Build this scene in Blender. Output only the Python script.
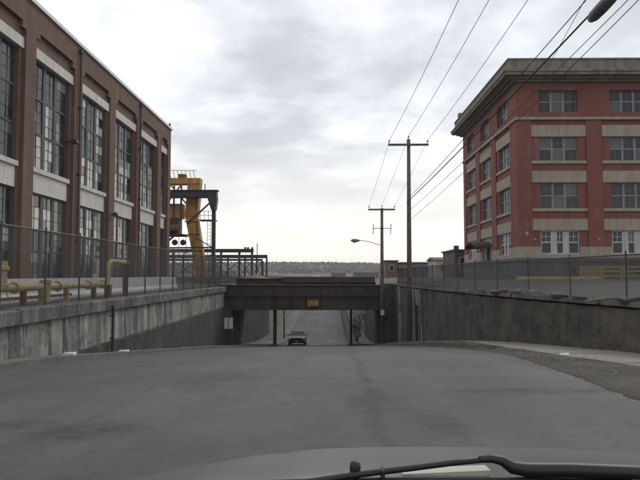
import bpy, bmesh, math, random
import numpy as np
from mathutils import Vector, Matrix, noise as mnoise

R = math.radians
rnd = random.Random(7)
scn = bpy.context.scene
for o in list(bpy.data.objects):
    bpy.data.objects.remove(o)
col = scn.collection

# ------------------------------------------------------------------ camera
F_PX = 620.0                                   # focal length in pixels of a 640 wide picture
cam_d = bpy.data.cameras.new('camera')
cam_d.sensor_width = 36.0
cam_d.lens = 36.0 * F_PX / 640.0
cam_d.clip_start = 0.05
cam_d.clip_end = 9000
cam = bpy.data.objects.new('camera', cam_d)
col.objects.link(cam)
cam.location = (0, 0, 0)                       # the eye is the origin, the road runs along +Y
cam.rotation_euler = (R(90) + math.atan(35 / F_PX), 0, math.atan(8 / F_PX))
scn.camera = cam

# ------------------------------------------------------------------ sky and sun
SUN_EL, SUN_AZ = R(38), R(28)                  # azimuth from +Y towards +X
world = bpy.data.worlds.new('World')
scn.world = world
world.use_nodes = True
nt = world.node_tree
nt.nodes.clear()
N = nt.nodes.new
L = nt.links.new
out = N('ShaderNodeOutputWorld')
bg_sky = N('ShaderNodeBackground'); bg_sky.inputs['Strength'].default_value = 0.10
bg_cl = N('ShaderNodeBackground'); bg_cl.inputs['Strength'].default_value = 1.16
sky = N('ShaderNodeTexSky'); sky.sky_type = 'NISHITA'; sky.sun_disc = False
sky.sun_elevation = SUN_EL; sky.sun_rotation = SUN_AZ
L(sky.outputs[0], bg_sky.inputs['Color'])
tc = N('ShaderNodeTexCoord')
sep = N('ShaderNodeSeparateXYZ'); L(tc.outputs['Generated'], sep.inputs[0])
zz = N('ShaderNodeMath'); zz.operation = 'MAXIMUM'; L(sep.outputs['Z'], zz.inputs[0]); zz.inputs[1].default_value = 0.0
za = N('ShaderNodeMath'); za.operation = 'ADD'; L(zz.outputs[0], za.inputs[0]); za.inputs[1].default_value = 0.16
dx = N('ShaderNodeMath'); dx.operation = 'DIVIDE'; L(sep.outputs['X'], dx.inputs[0]); L(za.outputs[0], dx.inputs[1])
dy = N('ShaderNodeMath'); dy.operation = 'DIVIDE'; L(sep.outputs['Y'], dy.inputs[0]); L(za.outputs[0], dy.inputs[1])
cmb = N('ShaderNodeCombineXYZ'); L(dx.outputs[0], cmb.inputs[0]); L(dy.outputs[0], cmb.inputs[1])
def wnoise(scale, detail, rough, dist, off):
    m = N('ShaderNodeMapping'); m.inputs['Location'].default_value = off; L(cmb.outputs[0], m.inputs[0])
    n = N('ShaderNodeTexNoise'); n.inputs['Scale'].default_value = scale; n.inputs['Detail'].default_value = detail
    n.inputs['Roughness'].default_value = rough; n.inputs['Distortion'].default_value = dist
    L(m.outputs[0], n.inputs['Vector'])
    return n
n1 = wnoise(0.75, 7, 0.56, 0.35, (3.1, 8.4, 0))
n2 = wnoise(2.6, 6, 0.55, 0.2, (1.7, 2.2, 0))
mx = N('ShaderNodeMath'); mx.operation = 'MULTIPLY_ADD'; L(n2.outputs[0], mx.inputs[0]); mx.inputs[1].default_value = 0.46; L(n1.outputs[0], mx.inputs[2])
ramp = N('ShaderNodeValToRGB'); L(mx.outputs[0], ramp.inputs[0])
cr = ramp.color_ramp
cr.elements[0].position = 0.60; cr.elements[0].color = (1.0, 1.0, 1.0, 1)
cr.elements[1].position = 0.90; cr.elements[1].color = (0.52, 0.535, 0.585, 1)
e = cr.elements.new(0.70); e.color = (0.79, 0.81, 0.85, 1)
e = cr.elements.new(0.79); e.color = (0.61, 0.635, 0.68, 1)
# thin bright air low over the horizon
hz = N('ShaderNodeMapRange'); L(sep.outputs['Z'], hz.inputs[0])
hz.inputs['From Min'].default_value = 0.0; hz.inputs['From Max'].default_value = 0.27
hz.inputs['To Min'].default_value = 1.0; hz.inputs['To Max'].default_value = 0.0; hz.interpolation_type = 'SMOOTHSTEP'
mixc = N('ShaderNodeMixRGB'); L(hz.outputs[0], mixc.inputs[0]); L(ramp.outputs[0], mixc.inputs[1]); mixc.inputs[2].default_value = (1.0, 0.975, 0.915, 1)
L(mixc.outputs[0], bg_cl.inputs['Color'])
mixs = N('ShaderNodeMixShader'); mixs.inputs[0].default_value = 0.93
L(bg_sky.outputs[0], mixs.inputs[1]); L(bg_cl.outputs[0], mixs.inputs[2]); L(mixs.outputs[0], out.inputs[0])

sun_d = bpy.data.lights.new('sun', 'SUN')
sun_d.energy = 0.9; sun_d.angle = R(20); sun_d.color = (1.0, 0.96, 0.9)
sun = bpy.data.objects.new('sun', sun_d); col.objects.link(sun)
sd = Vector((math.sin(SUN_AZ) * math.cos(SUN_EL), math.cos(SUN_AZ) * math.cos(SUN_EL), math.sin(SUN_EL)))
sun.rotation_euler = (-sd).to_track_quat('-Z', 'Y').to_euler()
sun.location = (0, 0, 60)

vs = scn.view_settings
vs.view_transform = 'Standard'; vs.look = 'None'; vs.exposure = 0.0; vs.gamma = 1.0; vs.use_curve_mapping = False
scn.render.engine = 'CYCLES'
scn.cycles.use_denoising = True
scn.cycles.max_bounces = 6

# ------------------------------------------------------------------ materials
MATS = {}
class NB:
    """small node-tree builder"""
    def __init__(s, name):
        s.m = bpy.data.materials.new(name); s.m.use_nodes = True
        s.t = s.m.node_tree; s.b = s.t.nodes['Principled BSDF']
        s.geo = s.t.nodes.new('ShaderNodeNewGeometry'); s.pos = s.geo.outputs['Position']
        MATS[name] = s.m
    def n(s, t, **kw):
        x = s.t.nodes.new(t)
        for k, v in kw.items(): setattr(x, k, v)
        return x
    def l(s, a, b): s.t.links.new(a, b)
    def map(s, scale=(1, 1, 1), loc=(0, 0, 0), rot=(0, 0, 0), src=None):
        m = s.n('ShaderNodeMapping'); m.inputs['Scale'].default_value = scale
        m.inputs['Location'].default_value = loc; m.inputs['Rotation'].default_value = rot
        s.l(src or s.pos, m.inputs[0]); return m.outputs[0]
    def noise(s, scale, detail=5, rough=0.55, vec=None, dist=0):
        x = s.n('ShaderNodeTexNoise'); x.inputs['Scale'].default_value = scale; x.inputs['Detail'].default_value = detail
        x.inputs['Roughness'].default_value = rough; x.inputs['Distortion'].default_value = dist
        s.l(vec or s.pos, x.inputs['Vector']); return x.outputs[0]
    def voro(s, scale, vec=None, feature='DISTANCE_TO_EDGE'):
        x = s.n('ShaderNodeTexVoronoi', feature=feature); x.inputs['Scale'].default_value = scale
        s.l(vec or s.pos, x.inputs['Vector']); return x.outputs[0]
    def rng(s, v, a, b, c=0.0, d=1.0):
        x = s.n('ShaderNodeMapRange'); s.l(v, x.inputs[0])
        for i, q in zip(('From Min', 'From Max', 'To Min', 'To Max'), (a, b, c, d)): x.inputs[i].default_value = q
        return x.outputs[0]
    def math(s, op, a, b=None):
        x = s.n('ShaderNodeMath', operation=op)
        for i, q in enumerate((a, b)):
            if q is None: continue
            if isinstance(q, (int, float)): x.inputs[i].default_value = q
            else: s.l(q, x.inputs[i])
        return x.outputs[0]
    def mix(s, f, a, b, mode='MIX'):
        x = s.n('ShaderNodeMixRGB', blend_type=mode)
        for i, q in enumerate((f, a, b)):
            if isinstance(q, (int, float)): x.inputs[i].default_value = q
            elif isinstance(q, tuple): x.inputs[i].default_value = (*q, 1) if len(q) == 3 else q
            else: s.l(q, x.inputs[i])
        return x.outputs[0]
    def col(s, c):
        if isinstance(c, tuple): s.b.inputs['Base Color'].default_value = (*c, 1)
        else: s.l(c, s.b.inputs['Base Color'])
    def rough(s, r):
        if isinstance(r, (int, float)): s.b.inputs['Roughness'].default_value = r
        else: s.l(r, s.b.inputs['Roughness'])
    def bump(s, h, strength=0.4, dist=0.02):
        x = s.n('ShaderNodeBump'); x.inputs['Strength'].default_value = strength; x.inputs['Distance'].default_value = dist
        s.l(h, x.inputs['Height']); s.l(x.outputs[0], s.b.inputs['Normal'])

def worn(name, c, var=0.25, scale=1.5, rough=0.8, metal=0.0, dirt=None, dirt_amt=0.5, dscale=0.8, bump=0.2, streak=False):
    b = NB(name)
    n = b.noise(scale, 6)
    dark = tuple(x * (1 - var) for x in c); lite = tuple(min(1, x * (1 + var)) for x in c)
    k = b.mix(b.rng(n, 0.3, 0.7), dark, lite)
    if dirt:
        v = b.map((3.0, 3.0, 0.35)) if streak else None
        d = b.noise(dscale, 7, 0.62, vec=v)
        k = b.mix(b.math('MULTIPLY', b.rng(d, 0.45, 0.68), dirt_amt), k, dirt)
    f = b.noise(scale * 22, 3)
    k = b.mix(b.rng(f, 0.2, 0.8, 0.0, 0.25), k, tuple(x * 0.6 for x in c))
    b.col(k); b.rough(rough); b.b.inputs['Metallic'].default_value = metal
    if bump: b.bump(b.noise(scale * 14, 5), bump, 0.02)
    return b

def brick(name, c1, c2, mortar, axis, soot=(0.05, 0.04, 0.035), soot_amt=0.45):
    """axis: which horizontal world axis the courses run along ('x', 'y')"""
    b = NB(name)
    sp = b.n('ShaderNodeSeparateXYZ'); b.l(b.pos, sp.inputs[0])
    cb = b.n('ShaderNodeCombineXYZ'); b.l(sp.outputs[0 if axis == 'x' else 1], cb.inputs[0]); b.l(sp.outputs[2], cb.inputs[1])
    t = b.n('ShaderNodeTexBrick'); b.l(cb.outputs[0], t.inputs['Vector'])
    t.inputs['Scale'].default_value = 1.0; t.inputs['Brick Width'].default_value = 0.225; t.inputs['Row Height'].default_value = 0.078
    t.inputs['Mortar Size'].default_value = 0.009; t.inputs['Mortar Smooth'].default_value = 0.2; t.inputs['Bias'].default_value = 0.0
    t.inputs['Color1'].default_value = (*c1, 1); t.inputs['Color2'].default_value = (*c2, 1); t.inputs['Mortar'].default_value = (*mortar, 1)
    n = b.noise(0.55, 7, 0.6)
    k = b.mix(b.rng(n, 0.35, 0.7, 0.0, 0.55), t.outputs['Color'], tuple(x * 0.62 for x in c1))
    st = b.noise(1.0, 7, 0.62, vec=b.map((1.6, 1.6, 0.14)))
    k = b.mix(b.math('MULTIPLY', b.rng(st, 0.47, 0.72), soot_amt), k, soot)
    ef = b.noise(0.9, 6, 0.6, vec=b.map((1, 1, 0.5), (11, 4, 7)))
    k = b.mix(b.rng(ef, 0.58, 0.78, 0.0, 0.3), k, (0.36, 0.31, 0.27))
    b.col(k); b.rough(0.9)
    b.bump(t.outputs['Fac'], -0.35, 0.01)
    return b

brick('brick_brown', (0.195, 0.105, 0.074), (0.13, 0.072, 0.053), (0.17, 0.135, 0.112), 'y', soot_amt=0.4)
brick('brick_brown_end', (0.195, 0.105, 0.074), (0.13, 0.072, 0.053), (0.17, 0.135, 0.112), 'x', soot_amt=0.4)
brick('brick_red', (0.25, 0.068, 0.053), (0.17, 0.050, 0.041), (0.20, 0.125, 0.105), 'x', soot_amt=0.3)
brick('brick_red_side', (0.25, 0.068, 0.053), (0.17, 0.050, 0.041), (0.20, 0.125, 0.105), 'y', soot_amt=0.3)
brick('brick_far', (0.20, 0.12, 0.09), (0.16, 0.10, 0.08), (0.2, 0.16, 0.13), 'x')

worn('lintel_stone', (0.68, 0.65, 0.60), 0.10, 0.9, 0.85, dirt=(0.34, 0.31, 0.28), dirt_amt=0.4, dscale=1.2, streak=True)
worn('buff_stone', (0.35, 0.30, 0.24), 0.12, 1.0, 0.85, dirt=(0.20, 0.16, 0.13), dirt_amt=0.5, dscale=1.0, streak=True)
worn('cornice_stone', (0.22, 0.19, 0.155), 0.2, 0.8, 0.9, dirt=(0.085, 0.075, 0.065), dirt_amt=0.8, dscale=0.7, streak=True)
worn('roof_coping', (0.78, 0.78, 0.78), 0.1, 1.0, 0.6)
worn('roof_felt', (0.09, 0.09, 0.09), 0.2, 0.8, 0.95)
worn('found_stone', (0.125, 0.115, 0.107), 0.22, 0.9, 0.9, dirt=(0.08, 0.07, 0.065), dirt_amt=0.6, streak=True)
worn('frame_dark', (0.075, 0.08, 0.082), 0.2, 3, 0.6)
worn('frame_grey', (0.21, 0.22, 0.235), 0.15, 2.5, 0.6, dirt=(0.12, 0.115, 0.11), dirt_amt=0.45, dscale=2, streak=True)
worn('frame_white', (0.46, 0.465, 0.475), 0.12, 2.5, 0.6, dirt=(0.22, 0.21, 0.2), dirt_amt=0.45, dscale=2, streak=True)
worn('steel_dark', (0.036, 0.028, 0.026), 0.35, 1.3, 0.62, dirt=(0.10, 0.052, 0.034), dirt_amt=0.7, dscale=0.9, streak=True)
worn('steel_black', (0.028, 0.028, 0.03), 0.3, 2, 0.55)
worn('fence_metal', (0.085, 0.087, 0.09), 0.25, 4, 0.5, metal=0.5, dirt=(0.12, 0.07, 0.045), dirt_amt=0.4, dscale=3)
worn('fence_dark', (0.05, 0.05, 0.052), 0.25, 4, 0.55)
worn('yellow_pipe', (0.50, 0.39, 0.17), 0.2, 2, 0.55, dirt=(0.16, 0.085, 0.04), dirt_amt=0.6, dscale=2.4)
worn('rust_pipe', (0.20, 0.095, 0.05), 0.3, 3, 0.8, dirt=(0.07, 0.04, 0.03), dirt_amt=0.6, dscale=3)
worn('yellow_crane', (0.46, 0.26, 0.06), 0.25, 1.2, 0.6, dirt=(0.15, 0.075, 0.035), dirt_amt=0.85, dscale=1.0, streak=True)
worn('yellow_barrier', (0.30, 0.235, 0.075), 0.15, 2, 0.55, dirt=(0.2, 0.15, 0.06), dirt_amt=0.4, dscale=2)
worn('sign_yellow', (0.30, 0.20, 0.035), 0.2, 3, 0.6, dirt=(0.09, 0.06, 0.03), dirt_amt=0.9, dscale=4)
worn('white_board', (0.60, 0.60, 0.58), 0.08, 2, 0.6, dirt=(0.3, 0.28, 0.25), dirt_amt=0.5, dscale=2, streak=True)
worn('wood_pole', (0.14, 0.105, 0.082), 0.3, 2, 0.9, dirt=(0.05, 0.038, 0.03), dirt_amt=0.6, dscale=2, streak=True)
worn('cable', (0.025, 0.025, 0.027), 0.1, 2, 0.6, bump=0)
worn('porcelain', (0.20, 0.17, 0.16), 0.1, 6, 0.3, bump=0)
worn('lamp_metal', (0.22, 0.22, 0.22), 0.15, 3, 0.5, metal=0.4)
worn('splice_plastic', (0.10, 0.085, 0.09), 0.25, 5, 0.5, dirt=(0.22, 0.2, 0.19), dirt_amt=0.5, dscale=5)
worn('litter_white', (0.7, 0.7, 0.68), 0.1, 8, 0.8)
worn('roof_tile', (0.10, 0.085, 0.08), 0.3, 0.4, 0.9)
worn('house_wall', (0.42, 0.38, 0.33), 0.25, 0.15, 0.9)
worn('shed_grey', (0.18, 0.18, 0.185), 0.2, 0.4, 0.8, dirt=(0.09, 0.085, 0.08), dirt_amt=0.5, streak=True)
worn('dark_block', (0.10, 0.075, 0.065), 0.25, 0.5, 0.9)
worn('bark', (0.10, 0.085, 0.07), 0.3, 4, 0.95)
worn('twig', (0.13, 0.11, 0.085), 0.3, 3, 0.95, bump=0)
worn('dead_grass', (0.17, 0.145, 0.09), 0.35, 2, 0.95, bump=0)
worn('rubble', (0.13, 0.118, 0.105), 0.35, 1.5, 0.95, bump=0.5)
worn('downpipe_brown', (0.06, 0.045, 0.04), 0.2, 3, 0.7)
worn('door_dark', (0.032, 0.030, 0.030), 0.3, 2, 0.7)
worn('door_white', (0.48, 0.46, 0.43), 0.15, 2, 0.7)
worn('rubber', (0.02, 0.02, 0.021), 0.2, 8, 0.75)
worn('plastic_black', (0.013, 0.013, 0.015), 0.2, 10, 0.5, bump=0)
worn('strip_cream', (0.50, 0.48, 0.40), 0.08, 6, 0.45)
worn('chrome', (0.5, 0.5, 0.5), 0.1, 10, 0.3, metal=0.9, bump=0)
worn('headlight', (0.75, 0.76, 0.78), 0.05, 10, 0.15, bump=0)
worn('plate', (0.65, 0.65, 0.62), 0.05, 10, 0.5, bump=0)
worn('dirt_heap', (0.15, 0.112, 0.088), 0.3, 0.8, 0.95, bump=0.5)
worn('ballast', (0.16, 0.14, 0.125), 0.35, 3, 0.95, bump=0.6)

def paint(name, c, coat=0.6):
    b = NB(name)
    d = b.noise(3, 6); k = b.mix(b.rng(d, 0.4, 0.75, 0, 0.25), c, (0.14, 0.13, 0.12))
    b.col(k); b.rough(0.42)
    b.b.inputs['Metallic'].default_value = 0.1; b.b.inputs['Coat Weight'].default_value = coat; b.b.inputs['Coat Roughness'].default_value = 0.12
paint('paint_grey', (0.075, 0.077, 0.08), 0.35)
paint('paint_blue', (0.028, 0.034, 0.048), 0.35)

def glass(name, dark, pale, thr, tilt=0.02, rough=0.06, ior=1.55, cells=0):
    """pane: dark room behind, or a pale tone, per pane"""
    b = NB(name)
    oi = b.n('ShaderNodeObjectInfo')
    k = b.mix(b.rng(oi.outputs['Random'], thr, thr + 0.02), dark, pale)
    if cells:
        gen = b.n('ShaderNodeTexCoord').outputs['Generated']
        sc_ = b.n('ShaderNodeVectorMath', operation='MULTIPLY'); b.l(gen, sc_.inputs[0]); sc_.inputs[1].default_value = (0.5, 2.0, 3.0)
        fl_ = b.n('ShaderNodeVectorMath', operation='FLOOR'); b.l(sc_.outputs[0], fl_.inputs[0])
        of_ = b.n('ShaderNodeVectorMath', operation='ADD'); b.l(fl_.outputs[0], of_.inputs[0])
        cb_ = b.n('ShaderNodeCombineXYZ'); b.l(b.math('MULTIPLY', oi.outputs['Random'], 97.3), cb_.inputs[0]); b.l(cb_.outputs[0], of_.inputs[1])
        wn_ = b.n('ShaderNodeTexWhiteNoise'); b.l(of_.outputs[0], wn_.inputs['Vector'])
        k = b.mix(b.rng(wn_.outputs[0], cells, cells + 0.02), k, pale)
        k = b.mix(b.rng(wn_.outputs[0], 0.12, 0.10), k, (0.02, 0.02, 0.022))
    dirt = b.noise(2.2, 6, 0.6)
    k = b.mix(b.rng(dirt, 0.45, 0.75, 0.0, 0.25), k, (0.09, 0.085, 0.08))
    b.col(k)
    b.rough(b.rng(b.noise(1.5, 4), 0.3, 0.7, rough, rough + 0.12))
    b.b.inputs['IOR'].default_value = ior
    b.bump(b.noise(1.1, 2), tilt * 4, 0.03)
glass('pane_factory', (0.030, 0.033, 0.034), (0.22, 0.21, 0.18), 0.95, cells=0.88)
glass('pane_blind_sky', (0.16, 0.155, 0.135), (0.60, 0.58, 0.48), 0.75, cells=0.45)  # pale tone: drawn blinds, and reflected sky put into the colour
glass('pane_office', (0.022, 0.025, 0.029), (0.10, 0.10, 0.105), 0.7, ior=1.42)
glass('car_glass', (0.010, 0.011, 0.013), (0.010, 0.011, 0.013), 0.5, 0.0, 0.05, 1.4)

# asphalt: worn, patched, crazed
b = NB('asphalt')
big = b.noise(0.16, 7, 0.62); lane = b.noise(1.0, 6, 0.6, vec=b.map((0.7, 0.045, 1)))
k = b.mix(b.rng(big, 0.32, 0.68), (0.046, 0.0445, 0.043), (0.098, 0.0945, 0.0905))
k = b.mix(b.rng(lane, 0.40, 0.60, 0.0, 0.75), k, (0.107, 0.103, 0.0985))
mid = b.noise(0.9, 7, 0.65, vec=b.map((0.6, 0.35, 1), (7, 1, 0)))
k = b.mix(b.rng(mid, 0.47, 0.64, 0.0, 0.7), k, (0.045, 0.044, 0.043))
pv = b.n('ShaderNodeTexVoronoi', feature='F1'); pv.inputs['Scale'].default_value = 0.2
b.l(b.map((1.0, 0.4, 1)), pv.inputs['Vector'])
pbw = b.n('ShaderNodeRGBToBW'); b.l(pv.outputs['Color'], pbw.inputs[0])
k = b.mix(0.35, k, b.rng(pbw.outputs[0], 0.2, 0.8, 0.40, 0.58), 'OVERLAY')
nv = b.n('ShaderNodeTexNoise'); nv.inputs['Scale'].default_value = 1.3; nv.inputs['Detail'].default_value = 7; b.l(b.pos, nv.inputs['Vector'])
wv = b.n('ShaderNodeMixRGB'); wv.blend_type = 'ADD'; wv.inputs[0].default_value = 0.4
b.l(b.map((1, 1, 0)), wv.inputs[1]); b.l(nv.outputs[1], wv.inputs[2])
dark = (0.030, 0.029, 0.028)
crk = b.rng(b.voro(0.30, vec=wv.outputs[0]), 0.0, 0.008, 1.0, 0.0)
msk = b.rng(b.noise(0.2, 3), 0.42, 0.55)
k = b.mix(b.math('MULTIPLY', b.math('MULTIPLY', crk, msk), 0.45), k, dark)
sp = b.n('ShaderNodeSeparateXYZ'); b.l(b.pos, sp.inputs[0]); X_, Y_ = sp.outputs[0], sp.outputs[1]
craze = b.rng(b.voro(3.2, vec=wv.outputs[0]), 0, 0.05, 1, 0)
gr = b.noise(60, 3, 0.7)
k = b.mix(b.rng(gr, 0.35, 0.7, 0.0, 0.4), k, (0.13, 0.128, 0.124))
ag = b.voro(38, feature='F1')
k = b.mix(b.rng(ag, 0.0, 0.35, 0.35, 0.0), k, (0.17, 0.165, 0.158))
fine = b.noise(7, 6, 0.7)
k = b.mix(b.rng(fine, 0.48, 0.68, 0.0, 0.55), k, (0.042, 0.041, 0.04))
fn2 = b.noise(3.0, 7, 0.7, vec=b.map((1, 0.6, 1), (5, 5, 0)))
k = b.mix(b.rng(fn2, 0.56, 0.72, 0.0, 0.3), k, (0.135, 0.132, 0.127))
# the long ravelled joint in the wheel track, ragged in width
wob = b.math('MULTIPLY', b.math('SUBTRACT', b.noise(0.9, 8, 0.68), 0.5), 0.6)
jd = b.math('ABSOLUTE', b.math('SUBTRACT', b.math('ADD', X_, wob), b.math('MULTIPLY_ADD', Y_, 0.02) if False else b.math('ADD', b.math('MULTIPLY', Y_, 0.02), 0.42)))
brk = b.rng(b.noise(1.1, 6, 0.65, vec=b.map((1, 0.5, 1), (2, 9, 0))), 0.40, 0.58)
k = b.mix(b.math('MULTIPLY', b.math('MULTIPLY', b.rng(jd, 0.02, 0.16, 1, 0), brk), 0.6), k, dark)
# crazed, sunken spots
for cx_, cy_, rx_, ry_ in ((0.60, 8.7, 0.42, 1.1), (1.25, 7.0, 0.35, 0.9), (-2.7, 6.9, 0.75, 0.55), (3.0, 9.6, 1.6, 0.35), (-3.9, 7.4, 0.7, 0.35)):
    ex = b.math('DIVIDE', b.math('SUBTRACT', b.math('ADD', X_, wob), cx_), rx_); ey = b.math('DIVIDE', b.math('SUBTRACT', Y_, cy_), ry_)
    rr_ = b.math('ADD', b.math('MULTIPLY', ex, ex), b.math('MULTIPLY', ey, ey))
    spot = b.math('MULTIPLY', b.rng(rr_, 0.15, 1.3, 1, 0), b.rng(b.noise(2.4, 7, 0.7), 0.36, 0.62))
    k = b.mix(b.math('MULTIPLY', spot, 0.85), k, dark)
    k = b.mix(b.math('MULTIPLY', b.math('MULTIPLY', b.rng(rr_, 0.3, 1.6, 1, 0), craze), 0.55), k, dark)
b.col(k); b.rough(b.rng(big, 0.3, 0.7, 0.72, 0.95)); b.bump(b.math('ADD', b.noise(45, 4), b.noise(1.6, 4)), 0.4, 0.012)

b = NB('sidewalk_concrete')
k = b.mix(b.rng(b.noise(0.6, 6), 0.3, 0.7), (0.20, 0.183, 0.158), (0.27, 0.248, 0.215))
k = b.mix(b.rng(b.noise(2.5, 6, 0.65), 0.52, 0.72, 0, 0.55), k, (0.14, 0.125, 0.105))
b.col(k); b.rough(0.92); b.bump(b.noise(20, 5), 0.3, 0.01)

b = NB('sidewalk_dirty')
k = b.mix(b.rng(b.noise(0.6, 6), 0.3, 0.7), (0.13, 0.125, 0.12), (0.19, 0.183, 0.172))
k = b.mix(b.rng(b.noise(1.5, 7, 0.65), 0.5, 0.7, 0, 0.7), k, (0.075, 0.07, 0.064))
b.col(k); b.rough(0.92); b.bump(b.noise(20, 5), 0.4, 0.012)

b = NB('dirt')
k = b.mix(b.rng(b.noise(0.7, 7, 0.6), 0.3, 0.7), (0.048, 0.042, 0.036), (0.095, 0.084, 0.071))
k = b.mix(b.rng(b.noise(1.3, 6, 0.6, vec=b.map((1, 0.5, 1), (3, 3, 0))), 0.5, 0.66, 0, 0.8), k, (0.05, 0.046, 0.042))
k = b.mix(b.rng(b.noise(30, 3, 0.7), 0.5, 0.75, 0, 0.4), k, (0.16, 0.145, 0.125))
b.col(k); b.rough(0.97); b.bump(b.noise(9, 7, 0.65), 0.9, 0.05)

b = NB('yard')
k = b.mix(b.rng(b.noise(0.25, 7, 0.6), 0.3, 0.7), (0.058, 0.056, 0.052), (0.105, 0.10, 0.092))
k = b.mix(b.rng(b.noise(1.2, 6, 0.6), 0.52, 0.7, 0, 0.6), k, (0.05, 0.046, 0.04))
b.col(k); b.rough(0.95); b.bump(b.noise(6, 6), 0.5, 0.03)

def concrete(name, lo, hi, streak_c, streak_amt, wash_c, wash_amt, seed, mottled=None):
    b = NB(name)
    k = b.mix(b.rng(b.noise(0.45, 7, 0.6), 0.3, 0.7), lo, hi)
    s1 = b.noise(1.0, 7, 0.6, vec=b.map((1.2, 1.2, 0.2), (seed, 0, 0), (0.12, 0, 0)), dist=0.5)
    k = b.mix(b.math('MULTIPLY', b.rng(s1, 0.45, 0.62), streak_amt), k, streak_c)
    s2 = b.noise(1.0, 7, 0.62, vec=b.map((2.2, 2.2, 0.24), (seed + 5, 3, 1), (0.14, 0, 0)), dist=0.6)
    k = b.mix(b.math('MULTIPLY', b.rng(s2, 0.5, 0.64), wash_amt), k, wash_c)
    s3 = b.noise(0.35, 6, 0.65, vec=b.map((1, 1, 1.2), (seed, 8, 2)))
    k = b.mix(b.rng(s3, 0.5, 0.68, 0, 0.6), k, tuple(x * 0.5 for x in lo))
    bl = b.noise(0.8, 9, 0.72, vec=b.map((1, 1, 1.3), (seed + 3, 2, 6)))
    k = b.mix(b.rng(bl, 0.5, 0.63, 0, 0.7), k, tuple(x * 0.42 for x in lo))
    bl = b.noise(3.5, 8, 0.72, vec=b.map((1, 1, 0.8), (seed + 1, 7, 6)))
    k = b.mix(b.rng(bl, 0.52, 0.68, 0, 0.5), k, wash_c)
    if mottled:
        mo = b.noise(1.1, 8, 0.68, vec=b.map((1, 1, 1.6), (seed, 1, 4)))
        k = b.mix(b.rng(mo, 0.44, 0.62, 0, 0.7), k, mottled)
        mo = b.noise(2.6, 8, 0.7, vec=b.map((1, 1, 1.5), (seed, 5, 4)))
        k = b.mix(b.rng(mo, 0.5, 0.66, 0, 0.6), k, streak_c)
    crv = b.voro(0.5, vec=b.map((1, 1, 1.4)))
    k = b.mix(b.math('MULTIPLY', b.rng(crv, 0, 0.006, 1, 0), 0.5), k, (0.03, 0.028, 0.026))
    b.col(k); b.rough(0.93); b.bump(b.math('ADD', b.noise(12, 6, 0.65), b.noise(2, 5)), 0.45, 0.03)
concrete('wall_conc', (0.20, 0.188, 0.172), (0.34, 0.32, 0.29), (0.05, 0.047, 0.043), 0.9, (0.50, 0.475, 0.43), 0.9, 2.0)
concrete('wall_base_and_shade', (0.042, 0.040, 0.037), (0.072, 0.068, 0.063), (0.035, 0.033, 0.031), 0.7, (0.15, 0.142, 0.13), 0.5, 9.0)
concrete('coping_conc', (0.10, 0.095, 0.088), (0.175, 0.165, 0.15), (0.05, 0.047, 0.043), 0.75, (0.30, 0.283, 0.255), 0.6, 5.0)
concrete('wall_brownish', (0.062, 0.054, 0.046), (0.115, 0.101, 0.086), (0.038, 0.033, 0.029), 0.35, (0.16, 0.142, 0.122), 0.5, 14.0, (0.135, 0.117, 0.098))
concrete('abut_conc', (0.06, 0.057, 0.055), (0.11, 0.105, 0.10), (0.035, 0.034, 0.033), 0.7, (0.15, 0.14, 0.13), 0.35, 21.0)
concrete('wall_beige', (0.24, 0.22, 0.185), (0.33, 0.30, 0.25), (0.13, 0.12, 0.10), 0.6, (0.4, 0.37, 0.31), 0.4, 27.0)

b = NB('hill')
k = b.mix(b.rng(b.noise(0.02, 8, 0.65), 0.35, 0.68), (0.055, 0.05, 0.042), (0.12, 0.105, 0.088))
k = b.mix(b.rng(b.noise(0.09, 5, 0.6), 0.55, 0.68, 0, 0.8), k, (0.03, 0.038, 0.028))
b.col(k); b.rough(1.0)

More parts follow.
